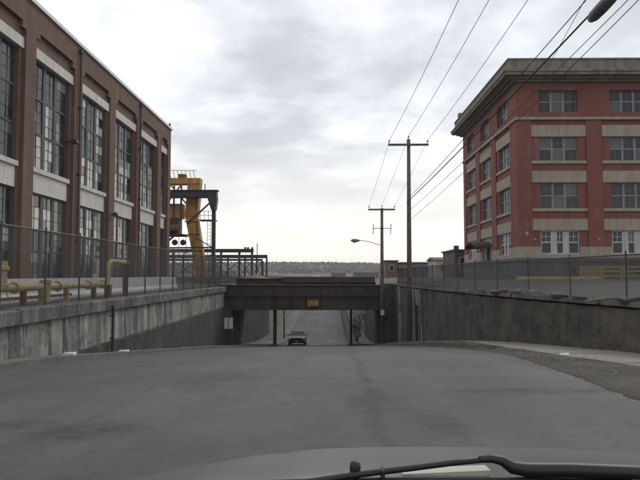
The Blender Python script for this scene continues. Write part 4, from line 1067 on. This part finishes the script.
tr = thing('crane_runway', (-13, 88, -1.02), 'dark steel crane runway on cross-braced posts beside the distant hills', 'runway')
YB = 88.0
part('runway_girder', MB().box(-26, -10.6, YB - 0.3, YB + 0.3, 3.2, 3.7), 'steel_black', tr)
part('runway_girder', MB().box(-26, -9.2, YB + 5.7, YB + 6.3, 2.55, 3.05), 'steel_black', tr)
part('lower_girder', MB().box(-26, -9.3, YB - 0.2, YB + 0.2, 2.0, 2.3), 'steel_dark', tr)
px = (-22, -18.6, -15.2, -12.6, -10.8, -9.3)
for x in px:
    part('post', MB().box(x - 0.14, x + 0.14, YB - 0.15, YB + 0.15, -1.02, 3.2 if x < -10.5 else 2.0), 'steel_black', tr)
    part('post', MB().box(x - 0.12, x + 0.12, YB + 5.85, YB + 6.15, -1.02, 2.55), 'steel_black', tr)
for a, c in zip(px[:-1], px[1:]):
    part('cross_brace', MB().bar((a, YB, 2.0), (c, YB, -0.3), 0.09, 0.09), 'steel_black', tr)
    part('cross_brace', MB().bar((a, YB, -0.3), (c, YB, 2.0), 0.09, 0.09), 'steel_black', tr)
    part('cross_brace', MB().bar((a, YB + 6, 2.4), (c, YB + 6, 0.2), 0.08, 0.08), 'steel_black', tr)
for x in (-11.9, -11.5, -10.9): part('runway_stop', MB().box(x, x + 0.25, YB - 0.2, YB + 0.2, 3.7, 3.95), 'steel_dark', tr)
part('signal_pole', MB().tube([(-10.3, YB + 2, -1.0), (-10.3, YB + 2, 4.6)], 0.06, 6), 'steel_black', tr)

# earth heap behind the bridge
def heap(cx, cy, rx, ry, hh, zb, seed):
    mb = MB(); nr, na = 8, 28
    mb.v.append((cx, cy, zb + hh))
    for q in range(1, nr + 1):
        t = q / nr
        for k in range(na):
            a = 2 * math.pi * k / na; r = t * (1 + 0.18 * nz(math.cos(a) * 2, math.sin(a) * 2, seed))
            x, y = cx + rx * r * math.cos(a), cy + ry * r * math.sin(a)
            mb.v.append((x, y, zb - 0.05 + (hh * (1 - t) ** 0.9 * (1 + 0.3 * nz(x * 0.8, y * 0.8, seed)) + 0.12 * nz(x * 2, y * 2, seed) * (1 - t))))
    for k in range(na): mb.f.append((0, 1 + k, 1 + (k + 1) % na))
    for q in range(nr - 1):
        for k in range(na):
            A = 1 + q * na + k; B = 1 + q * na + (k + 1) % na; mb.f.append((A, A + na, B + na, B))
    return mb
solo('earth_heap', heap(-9.2, 80, 3.4, 6, 1.2, -1.02, 3.0), 'dirt_heap', 'reddish earth heap behind the far end of the railway bridge', 'earth heap', (-9.2, 80, -1.02), smooth=True)

# ------------------------------------------------------------------ far buildings
def shed(name, x0, x1, y0, y1, z1, mat, label, roof='roof_felt', pitch=0.0, wins=0, doors=0):
    o = thing(name, ((x0 + x1) / 2, y0, -0.7), label, 'building')
    part('wall', MB().box(x0, x1, y0, y1, -1.2, z1), mat, o)
    if pitch:
        part('roof', MB().prism([(y0 - 0.3, z1), (y1 + 0.3, z1), ((y0 + y1) / 2, z1 + pitch)], lambda a, c, d: (d, a, c), x0 - 0.3, x1 + 0.3), roof, o)
    else:
        part('roof', MB().box(x0 - 0.2, x1 + 0.2, y0 - 0.2, y1 + 0.2, z1, z1 + 0.22), roof, o)
    for k in range(wins):
        u = x0 + (x1 - x0) * (k + 0.5) / wins; ww = min(1.2, (x1 - x0) / wins * 0.4)
        w_ = part('window', MB().box(u - ww / 2, u + ww / 2, y0 - 0.06, y0, z1 * 0.25, z1 * 0.75), 'frame_white', o)
        part('pane', MB().box(u - ww / 2 + 0.1, u + ww / 2 - 0.1, y0 - 0.09, y0 - 0.06, z1 * 0.25 + 0.1, z1 * 0.75 - 0.1), 'pane_office', w_)
    return o
shed('warehouse', 12.2, 23.5, 112, 130, 2.1, 'shed_grey', 'long low grey warehouse beyond the right-hand wall, behind the utility poles', wins=5)
shed('brick_shed', 10.0, 12.1, 108, 114, 2.35, 'brick_far', 'small brown shed with flat roof next to the end of the low grey warehouse', wins=1)
shed('brick_shed', 17.0, 21.4, 98, 106, 2.35, 'house_wall', 'low tan shed with pitched roof just past the red brick building', pitch=0.55, roof='roof_tile', wins=2)
shed('service_block', 15.9, 19.5, 78, 86, 3.0, 'dark_block', 'dark low service block against the far end of the red brick building', wins=2)
part('chimney', MB().box(15.95, 16.5, 78.3, 78.9, 3.22, 3.7), 'dark_block', [o for o in bpy.data.objects if o.name == 'service_block'][0])
hs = ((-52, 430, 16, 4.2, 'house_wall'), (-10, 400, 5, 2.4, 'white_board'), (2, 380, 9, 2.9, 'dark_block'), (16, 390, 16, 3.2, 'dark_block'), (38, 420, 11, 3.0, 'house_wall'), (-75, 420, 12, 4.4, 'dark_block'))
dsc = ('tan house with a dark roof at the foot of the hills, by the runway', 'small white house at the foot of the hills above the bridge', 'small dark house above the bridge, next to the white house', 'long dark house above the bridge', 'tan house at the foot of the hills near the shorter pole', 'dark house at the foot of the hills behind the crane runway')
for (x, y, w_, zt, mt), lb in zip(hs, dsc):
    shed('house', x, x + w_, y, y + 9, zt - 1.6, mt, lb, roof='roof_tile', pitch=1.7, wins=0)

# ------------------------------------------------------------------ yellow barriers by the office building
for i, x0 in enumerate((18.25, 19.75, 21.3)):
    lb = ('yellow tubular barrier nearest the dark basement window, nearly closed up with slats', 'middle yellow tubular barrier of the three by the red brick building', 'yellow tubular barrier at the picture edge, rightmost of the three')[i]
    yb = thing('yellow_barrier', (x0 + 0.7, 45, -0.3), lb, 'barrier', 'yellow barriers by the red brick building')
    zb = yard_r(x0, 45) - 0.02
    for x in (x0, x0 + 1.35): part('post', MB().box(x - 0.05, x + 0.05, 44.95, 45.05, zb, zb + 0.98), 'yellow_barrier', yb)
    for z in (0.25, 0.6, 0.9): part('rail', MB().box(x0 + 0.05, x0 + 1.3, 44.96, 45.04, zb + z - 0.05, zb + z + 0.05), 'yellow_barrier', yb)
    if i == 0:
        for k in range(6): part('slat', MB().box(x0 + 0.15 + k * 0.19, x0 + 0.25 + k * 0.19, 44.93, 44.96, zb + 0.1, zb + 0.95), 'yellow_barrier', yb)
    for x in (x0, x0 + 1.35): part('foot', MB().box(x - 0.05, x + 0.05, 44.7, 45.3, zb, zb + 0.05), 'yellow_barrier', yb)
kb = solo('painted_kerb', MB().box(15.0, 21.5, 49.4, 49.65, -0.45, -0.12), 'yellow_pipe', 'low faded yellow kerb in front of the red brick building', 'kerb', (15, 49.5, -0.4))

# ------------------------------------------------------------------ vehicles
def wheel_parts(root, x, y, z, r=0.32, w=0.2):
    wt = part('wheel', MB().lathe([(r * 0.6, -w / 2), (r * 0.94, -w / 2), (r, -w / 2 + 0.03), (r, w / 2 - 0.03), (r * 0.94, w / 2), (r * 0.6, w / 2)], (x, y, z), 'x', 20), 'rubber', root)
    part('rim', MB().lathe([(r * 0.2, -w / 2 - 0.012), (r * 0.58, -w / 2 - 0.006), (r * 0.58, w / 2 + 0.006), (r * 0.2, w / 2 + 0.012)], (x, y, z), 'x', 14), 'chrome', wt)
def sedan(cx, cy, label):
    zb = road_z(cx, cy); c = thing('car', (cx, cy, zb), label, 'car')
    sl_ = (road_z(cx, cy + 4) - road_z(cx, cy)) / 4          # slope of the road under it
    zt = lambda y: zb + sl_ * (y - cy)
    # stations along the length: y, half width low, half width high, floor, belt
    st = [(0.0, 0.62, 0.60, 0.32, 0.60), (0.10, 0.80, 0.74, 0.22, 0.70), (0.45, 0.86, 0.80, 0.20, 0.80), (1.25, 0.87, 0.82, 0.19, 0.90), (2.3, 0.87, 0.83, 0.19, 0.93), (3.5, 0.87, 0.82, 0.20, 0.95), (4.25, 0.84, 0.78, 0.24, 0.93), (4.5, 0.72, 0.68, 0.34, 0.80)]
    b_ = MB(); n = 8
    for y, w0, w1, f0, be in st:
        Y = cy + y; Z = zt(Y)
        for x, z in ((-w0 * 0.85, f0), (w0 * 0.85, f0), (w0, f0 + 0.12), (w0 * 1.01, (f0 + be) / 2), (w1, be), (w1 * 0.6, be + 0.03), (-w1 * 0.6, be + 0.03), (-w1, be)):
            b_.v.append((cx + x, Y, Z + z))
        b_.v[-8:] = b_.v[-8:-0 or None]
    for i in range(len(st) - 1):
        for q in range(n):
            A = i * n + q; B = i * n + (q + 1) % n; b_.f.append((A, B, B + n, A + n))
    b_.f.append(tuple(range(n))); b_.f.append(tuple((len(st) - 1) * n + q for q in reversed(range(n))))
    body = part('body', b_, 'paint_blue', c, smooth=False)
    r_ = MB(); rs = [(1.30, 0.74, 0.74, 0.90, 0.93), (2.05, 0.76, 0.60, 0.92, 1.40), (3.2, 0.76, 0.60, 0.93, 1.42), (4.0, 0.72, 0.66, 0.92, 0.97)]
    for y, w0, w1, z0_, z1_ in rs:
        Y = cy + y; Z = zt(Y)
        for x, z in ((-w0, z0_), (w0, z0_), (w1, z1_), (-w1, z1_)): r_.v.append((cx + x, Y, Z + z))
    for i in range(3):
        for q in range(4):
            A = i * 4 + q; B = i * 4 + (q + 1) % 4; r_.f.append((A, B, B + 4, A + 4))
    r_.f.append((0, 1, 2, 3)); r_.f.append((15, 14, 13, 12))
    part('cabin_glass', r_, 'car_glass', c)
    part('roof_panel', MB().hexa([(cx - 0.6, cy + 2.06, zt(cy + 2.06) + 1.405), (cx + 0.6, cy + 2.06, zt(cy + 2.06) + 1.405), (cx + 0.6, cy + 3.2, zt(cy + 3.2) + 1.425), (cx - 0.6, cy + 3.2, zt(cy + 3.2) + 1.425),
                                  (cx - 0.55, cy + 2.15, zt(cy + 2.15) + 1.44), (cx + 0.55, cy + 2.15, zt(cy + 2.15) + 1.44), (cx + 0.55, cy + 3.1, zt(cy + 3.1) + 1.46), (cx - 0.55, cy + 3.1, zt(cy + 3.1) + 1.46)]), 'paint_blue', c)
    for s_ in (-1, 1):
        part('pillar', MB().bar((cx + s_ * 0.75, cy + 1.32, zt(cy + 1.3) + 0.93), (cx + s_ * 0.61, cy + 2.05, zt(cy + 2.05) + 1.41), 0.06, 0.05), 'paint_blue', c)
        part('headlight', MB().box(cx + s_ * 0.66 - 0.14, cx + s_ * 0.66 + 0.14, cy + 0.02, cy + 0.2, zt(cy) + 0.56, zt(cy) + 0.70), 'headlight', c)
        part('wing_mirror', MB().box(cx + s_ * 0.92 - 0.09, cx + s_ * 0.92 + 0.09, cy + 1.5, cy + 1.6, zt(cy + 1.5) + 0.95, zt(cy + 1.5) + 1.08), 'paint_blue', c)
    part('bumper', MB().hexa([(cx - 0.78, cy + 0.02, zt(cy) + 0.26), (cx + 0.78, cy + 0.02, zt(cy) + 0.26), (cx + 0.82, cy + 0.2, zt(cy) + 0.26), (cx - 0.82, cy + 0.2, zt(cy) + 0.26),
                              (cx - 0.78, cy - 0.04, zt(cy) + 0.46), (cx + 0.78, cy - 0.04, zt(cy) + 0.46), (cx + 0.82, cy + 0.2, zt(cy) + 0.48), (cx - 0.82, cy + 0.2, zt(cy) + 0.48)]), 'paint_blue', c)
    part('grille', MB().box(cx - 0.45, cx + 0.45, cy - 0.01, cy + 0.08, zt(cy) + 0.50, zt(cy) + 0.62), 'plastic_black', c)
    part('number_plate', MB().box(cx - 0.16, cx + 0.16, cy - 0.065, cy - 0.042, zt(cy) + 0.32, zt(cy) + 0.44), 'plate', c)
    for x in (-0.76, 0.76):
        for y in (0.85, 3.55): wheel_parts(c, cx + x, cy + y, zt(cy + y) + 0.31, 0.31)
    return c
sedan(-3.1, 61.5, 'dark blue oncoming car driving out from under the bridge')

# the car the picture is taken from: bonnet, wings, cowl and wipers
oc = thing('camera_car', (0.36, 0.7, -1.45), 'grey car bonnet with black wipers at the bottom of the view', 'car')
OX, HW = 0.36, 0.93
def hood_pt(s_, v):
    """s across -1..1, v from the windscreen 0 to the nose 1"""
    yf = 1.98 - 0.36 * abs(s_) ** 3.4; y = 0.88 + (yf - 0.88) * v
    z = -0.34 - 0.195 * v ** 1.4 - 0.022 * abs(s_) ** 3 - (0.014 * max(0, v - 0.93) / 0.07)
    z -= 0.005 * math.exp(-((abs(s_) - 0.55) / 0.05) ** 2)
    return (OX + HW * s_ * (0.94 + 0.06 * (1 - v)), y, z)
hm = MB(); NS, NV = 40, 24
for j in range(NV + 1):
    for i in range(NS + 1): hm.v.append(hood_pt(-1 + 2 * i / NS, j / NV))
for j in range(NV):
    for i in range(NS):
        p = j * (NS + 1) + i; hm.f.append((p, p + 1, p + NS + 2, p + NS + 1))
part('bonnet', hm, 'paint_grey', oc, smooth=True, recalc=False)
nose = MB()
for i in range(NS + 1):
    x, y, z = hood_pt(-1 + 2 * i / NS, 1.0)
    nose.v += [(x, y + 0.006, z - 0.004), (x, y + 0.06, z - 0.15), (x, y + 0.08, z - 0.38), (x, y - 0.05, z - 0.56)]
for i in range(NS):
    for q in range(3):
        p = i * 4 + q; nose.f.append((p, p + 4, p + 5, p + 1))
part('front_bumper', nose, 'paint_grey', oc, smooth=True, recalc=False)
for s_ in (-1, 1):
    wg = MB()
    for j in range(NV + 1):
        x, y, z = hood_pt(s_, j / NV)
        wg.v += [(x + s_ * 0.004, y, z - 0.004), (x + s_ * 0.03, y, z - 0.10), (x + s_ * 0.04, y, z - 0.38), (x + s_ * 0.02, y, z - 0.55)]
    for j in range(NV):
        for q in range(3):
            p = j * 4 + q; wg.f.append((p, p + 4, p + 5, p + 1))
    part('wing', wg, 'paint_grey', oc, smooth=True)
    wheel_parts(oc, OX + s_ * 0.80, 1.25, road_z(OX + s_ * 0.80, 1.25) + 0.34, 0.33, 0.22)
K = 0.78
def kp(*p): return [(a * K, b_ * K, c_ * K) for a, b_, c_ in p]
part('cowl_panel', MB().hexa([(OX - 0.7, 0.76, -0.36), (OX + 0.7, 0.76, -0.36), (OX + 0.7, 0.89, -0.36), (OX - 0.7, 0.89, -0.36), (OX - 0.7, 0.76, -0.272), (OX + 0.7, 0.76, -0.272), (OX + 0.7, 0.88, -0.33), (OX - 0.7, 0.88, -0.33)]), 'plastic_black', oc)
part('cowl_lip', MB().tube(kp((-0.12, 1.05, -0.348), (0.02, 1.05, -0.342), (0.25, 1.05, -0.3395), (0.5, 1.05, -0.342)), 0.007 * K, 6), 'plastic_black', oc, smooth=True)
part('cream_strip', MB().hexa(kp((0.115, 1.06, -0.36), (0.265, 1.06, -0.36), (0.265, 1.10, -0.36), (0.115, 1.10, -0.36), (0.125, 1.06, -0.333), (0.272, 1.06, -0.326), (0.272, 1.10, -0.329), (0.125, 1.10, -0.336))), 'strip_cream', oc)  # cream strip added to give the bright patch under the wiper
wb = part('wiper_blade', MB().tube(kp((-0.11, 1.02, -0.345), (-0.05, 1.03, -0.339), (0.05, 1.04, -0.3275), (0.15, 1.05, -0.3185), (0.21, 1.05, -0.3105), (0.262, 1.05, -0.305)), [0.003, 0.0042, 0.0042, 0.004, 0.004, 0.0042], 8), 'plastic_black', oc, smooth=True)
part('blade_clip', MB().box(0.068, 0.0725, 0.807, 0.827, -0.268, -0.2495), 'plastic_black', wb)
part('wiper_arm', MB().tube(kp((0.25, 1.05, -0.3055), (0.272, 1.05, -0.304), (0.288, 1.05, -0.307), (0.305, 1.05, -0.318), (0.33, 1.05, -0.322), (0.40, 1.05, -0.322), (0.56, 1.05, -0.3275), (0.80, 1.05, -0.335)), [0.0042, 0.0055, 0.0065, 0.0085, 0.0095, 0.0095, 0.009, 0.009], 8), 'plastic_black', oc, smooth=True)
part('washer_nozzle', MB().lathe([(0.003, -0.018), (0.0065, -0.009), (0.0074, 0), (0.0058, 0.0055), (0.0022, 0.0074)], (0.035, 0.819, -0.248), 'z', 12), 'plastic_black', oc, smooth=True)

# ------------------------------------------------------------------ small things
# far street pole on the left pavement beyond the bridge
sp = thing('lamp_post', (-5.35, 76, zc(76) + 0.12), 'thin dark post on the pavement beyond the bridge, above the oncoming car', 'post')
part('post', MB().tube([(-5.35, 76, zc(76) + 0.1), (-5.35, 76, -1.0)], 0.09, 8, 0.06), 'steel_black', sp)
part('arm', MB().tube([(-5.35, 76, -1.2), (-4.6, 76, -0.9)], 0.04, 6), 'steel_black', sp)
part('small_sign', MB().box(-5.30, -4.75, 75.9, 75.93, -5.1, -4.7), 'white_board', sp)

# bare bushes on the right bank beyond the bridge
def bush(cx, cy, zb, hh, n, label, seed, leafy):
    o = thing('bare_bush', (cx, cy, zb), label, 'bush'); r2 = random.Random(seed)
    st = MB(); tw = MB()
    for k in range(n):
        a = r2.uniform(0, 6.28); sp_ = r2.uniform(0.1, 0.35) * hh
        p0_ = Vector((cx + r2.uniform(-0.15, 0.15), cy + r2.uniform(-0.15, 0.15), zb - 0.05)); p1_ = p0_ + Vector((math.cos(a) * sp_, math.sin(a) * sp_, hh * r2.uniform(0.6, 1.0)))
        mid = (p0_ + p1_) / 2 + Vector((r2.uniform(-0.1, 0.1), r2.uniform(-0.1, 0.1), 0.1)) * hh * 0.3
        st.tube([p0_, mid, p1_], [0.03, 0.02, 0.008], 5)
        for q in range(14):
            t = r2.uniform(0.25, 1); b0 = p0_.lerp(p1_, t) + (mid - (p0_ + p1_) / 2) * 4 * t * (1 - t)
            d_ = Vector((r2.uniform(-1, 1), r2.uniform(-1, 1), r2.uniform(0.1, 1))).normalized() * r2.uniform(0.15, 0.5) * hh * 0.4
            e1 = b0 + d_
            tw.tube([b0, e1], 0.007, 3, 0.003, cap=False)
            for m_ in range(leafy):
                c_ = b0.lerp(e1, r2.uniform(0.3, 1)); u = Vector((r2.uniform(-1, 1), r2.uniform(-1, 1), r2.uniform(-1, 1))) * 0.06; v = Vector((r2.uniform(-1, 1), r2.uniform(-1, 1), r2.uniform(-1, 1))) * 0.06
                tw.quad(tuple(c_ - u), tuple(c_ + v), tuple(c_ + u), tuple(c_ - v))
    part('stem', st, 'bark', o); part('twigs', tw, 'twig', o, recalc=False)
bush(3.35, 72, zc(72) + 0.15, 3.4, 9, 'tangled bare bush behind the thin bridge column', 5, 6)
bush(3.9, 78, zc(78) + 0.15, 4.2, 9, 'taller bare bush in the dark corner beyond the bridge', 8, 6)

# brown scrub on the bank behind the bridge: stuff
sb = MB()
for k in range(5200):
    x = rnd.uniform(-17.5, -8.2); y = rnd.uniform(66, 84); d_ = 0.5 + 0.5 * nz(x * 0.35, y * 0.25, 5)
    if d_ < 0.42: continue
    hh = 1.6 * d_ * rnd.uniform(0.3, 1.0); z = -1.02 + hh * rnd.uniform(0.1, 0.9); l_ = rnd.uniform(0.15, 0.45)
    a = rnd.uniform(0, 6.28); dv = Vector((math.cos(a) * 0.6, math.sin(a) * 0.6, rnd.uniform(0.2, 1.2))).normalized() * l_; n_ = Vector((-math.sin(a), math.cos(a), 0)) * rnd.uniform(0.01, 0.035)
    p = Vector((x, y, z)); i = len(sb.v); sb.v += [tuple(p - n_), tuple(p + n_), tuple(p + dv)]; sb.f.append((i, i + 1, i + 2))
for k in range(420):
    x = rnd.uniform(-17.5, -8.2); y = rnd.uniform(66, 84); d_ = 0.5 + 0.5 * nz(x * 0.35, y * 0.25, 5)
    if d_ < 0.42: continue
    sb.tube([(x, y, -1.05), (x + rnd.uniform(-0.3, 0.3), y, -1.0 + 1.7 * d_ * rnd.uniform(0.6, 1.0))], 0.02, 3, 0.006, cap=False)
for k in range(9000):
    x = rnd.uniform(-32, 9); y = rnd.uniform(96, 128); d_ = 0.5 + 0.5 * nz(x * 0.2, y * 0.15, 5)
    if wl(y) - 1 < x < wr(y) + 1: continue
    hh = 1.9 * d_ * rnd.uniform(0.2, 1.0); z = -1.02 + hh * rnd.uniform(0.1, 0.9); l_ = rnd.uniform(0.25, 0.6)
    a = rnd.uniform(0, 6.28); dv = Vector((math.cos(a) * 0.6, math.sin(a) * 0.6, rnd.uniform(0.2, 1.2))).normalized() * l_; n_ = Vector((-math.sin(a), math.cos(a), 0)) * rnd.uniform(0.03, 0.09)
    p = Vector((x, y, z)); i = len(sb.v); sb.v += [tuple(p - n_), tuple(p + n_), tuple(p + dv)]; sb.f.append((i, i + 1, i + 2))
tag(part('scrub', sb, 'twig', recalc=False), 'brown winter scrub on the bank behind the railway bridge', 'scrub', kind='stuff')
# dead grass and weeds: stuff
gm = MB()
for k in range(4200):
    yy = 6 + 29 * rnd.random() ** 1.1; a, c_ = kr(yy) + 0.1, se(yy)
    if c_ - a < 0.15: continue
    x = a + (c_ - a) * rnd.random()
    if nz(x * 0.8, yy * 0.5, 3) < 0.05: continue
    z = verge_h(x, yy) - 0.02; hh = rnd.uniform(0.03, 0.13); aa = rnd.uniform(0, 6.28); dx_, dy_ = math.cos(aa), math.sin(aa)
    i = len(gm.v); gm.v += [(x - dy_ * 0.008, yy + dx_ * 0.008, z), (x + dy_ * 0.008, yy - dx_ * 0.008, z), (x + dx_ * hh * 0.7, yy + dy_ * hh * 0.7, z + hh)]; gm.f.append((i, i + 1, i + 2))
for k in range(1500):
    yy = rnd.uniform(12, 53); x = wr(yy) + rnd.uniform(-0.05, 0.8); z = -0.80; hh = rnd.uniform(0.08, 0.35)
    if nz(yy * 0.5, 9.2) < 0.0: continue
    aa = rnd.uniform(0, 6.28); dx_, dy_ = math.cos(aa), math.sin(aa)
    i = len(gm.v); gm.v += [(x - dy_ * 0.01, yy + dx_ * 0.01, z), (x + dy_ * 0.01, yy - dx_ * 0.01, z), (x + dx_ * hh * 0.5, yy + dy_ * hh * 0.5, z + hh)]; gm.f.append((i, i + 1, i + 2))
tag(part('dead_grass', gm, 'dead_grass', recalc=False), 'dead brown grass tufts on the dirt verge and along the wall top', 'grass', kind='stuff')
# gravel on the verge and gutter: stuff
gv = MB()
for k in range(2200):
    yy = 5 + 30 * rnd.random(); left = rnd.random() < 0.3
    if left: yy = rnd.uniform(10, 50); x = rnd.uniform(-8.9, -7.9)
    else: x = kr(yy) + rnd.gauss(0.05, 0.3)
    if left: z = road_z(kl(yy), yy) + 0.13 if x < kl(yy) else road_z(x, yy)
    else: z = verge_h(x, yy) if x > kr(yy) else road_z(x, yy)
    s_ = rnd.uniform(0.004, 0.012)
    i = len(gv.v); gv.v += [(x - s_, yy, z), (x + s_, yy - s_ * 0.6, z), (x + s_ * 0.2, yy + s_, z), (x, yy, z + s_ * 1.1)]; gv.f += [(i, i + 1, i + 3), (i + 1, i + 2, i + 3), (i + 2, i, i + 3)]
for k in range(700):
    yy = 7 + 25 * rnd.random(); a, c_ = kr(yy) + 0.15, se(yy)
    if c_ - a < 0.3: continue
    x = a + (c_ - a) * rnd.random()
    if nz(x * 0.9, yy * 0.35, 8) < 0.0: continue
    z = verge_h(x, yy) - 0.01; s_ = rnd.uniform(0.02, 0.07); i = len(gv.v); q = 5; a0 = rnd.random() * 6
    gv.v.append((x, yy, z + s_ * rnd.uniform(0.5, 0.9)))
    for m_ in range(q): t = a0 + 6.283 * m_ / q; e_ = rnd.uniform(0.6, 1.2) * s_; gv.v.append((x + e_ * math.cos(t), yy + e_ * math.sin(t), z))
    for m_ in range(q): gv.f.append((i, i + 1 + m_, i + 1 + (m_ + 1) % q))
tag(part('gravel', gv, 'ballast', recalc=False), 'loose gravel along the gutters and the dirt verge', 'gravel', kind='stuff')

def litter(x, y, z, sx, sy, sz, label):
    mb = MB()
    mb.hexa([(x - sx, y - sy, z), (x + sx, y - sy * 0.7, z), (x + sx * 0.8, y + sy, z), (x - sx * 0.9, y + sy * 0.8, z), (x - sx * 0.8, y - sy * 0.7, z + sz), (x + sx * 0.7, y - sy * 0.8, z + sz * 0.6), (x + sx, y + sy * 0.7, z + sz), (x - sx * 0.6, y + sy, z + sz * 0.8)])
    solo('litter', mb, 'litter_white', label, 'litter', (x, y, z))
litter(6.25, 16.6, verge_h(6.25, 16.6) - 0.01, 0.13, 0.1, 0.05, 'flat white scrap of litter on the dirt verge by the pavement')
litter(-8.55, 20.6, road_z(kl(20.6), 20.6) + 0.125, 0.2, 0.14, 0.1, 'white scrap of litter at the foot of the streaked wall')
litter(-8.5, 25.9, road_z(kl(25.9), 25.9) + 0.125, 0.22, 0.14, 0.07, 'pale scrap of litter beside the foot of the drainpipe')

# ------------------------------------------------------------------ air
hb = MB().box(-2590, 2590, -395, 2590, -14, 24)
hzm = bpy.data.materials.new('haze'); hzm.use_nodes = True
ht = hzm.node_tree; ht.nodes.clear()
ho = ht.nodes.new('ShaderNodeOutputMaterial'); hv = ht.nodes.new('ShaderNodeVolumePrincipled')
hv.inputs['Color'].default_value = (0.86, 0.89, 0.94, 1); hv.inputs['Density'].default_value = 0.00032; hv.inputs['Anisotropy'].default_value = 0.2
ht.links.new(hv.outputs[0], ho.inputs['Volume']); MATS['haze'] = hzm
tag(part('haze', hb, 'haze'), 'thin pale haze in the air over the whole street', 'haze', kind='stuff')
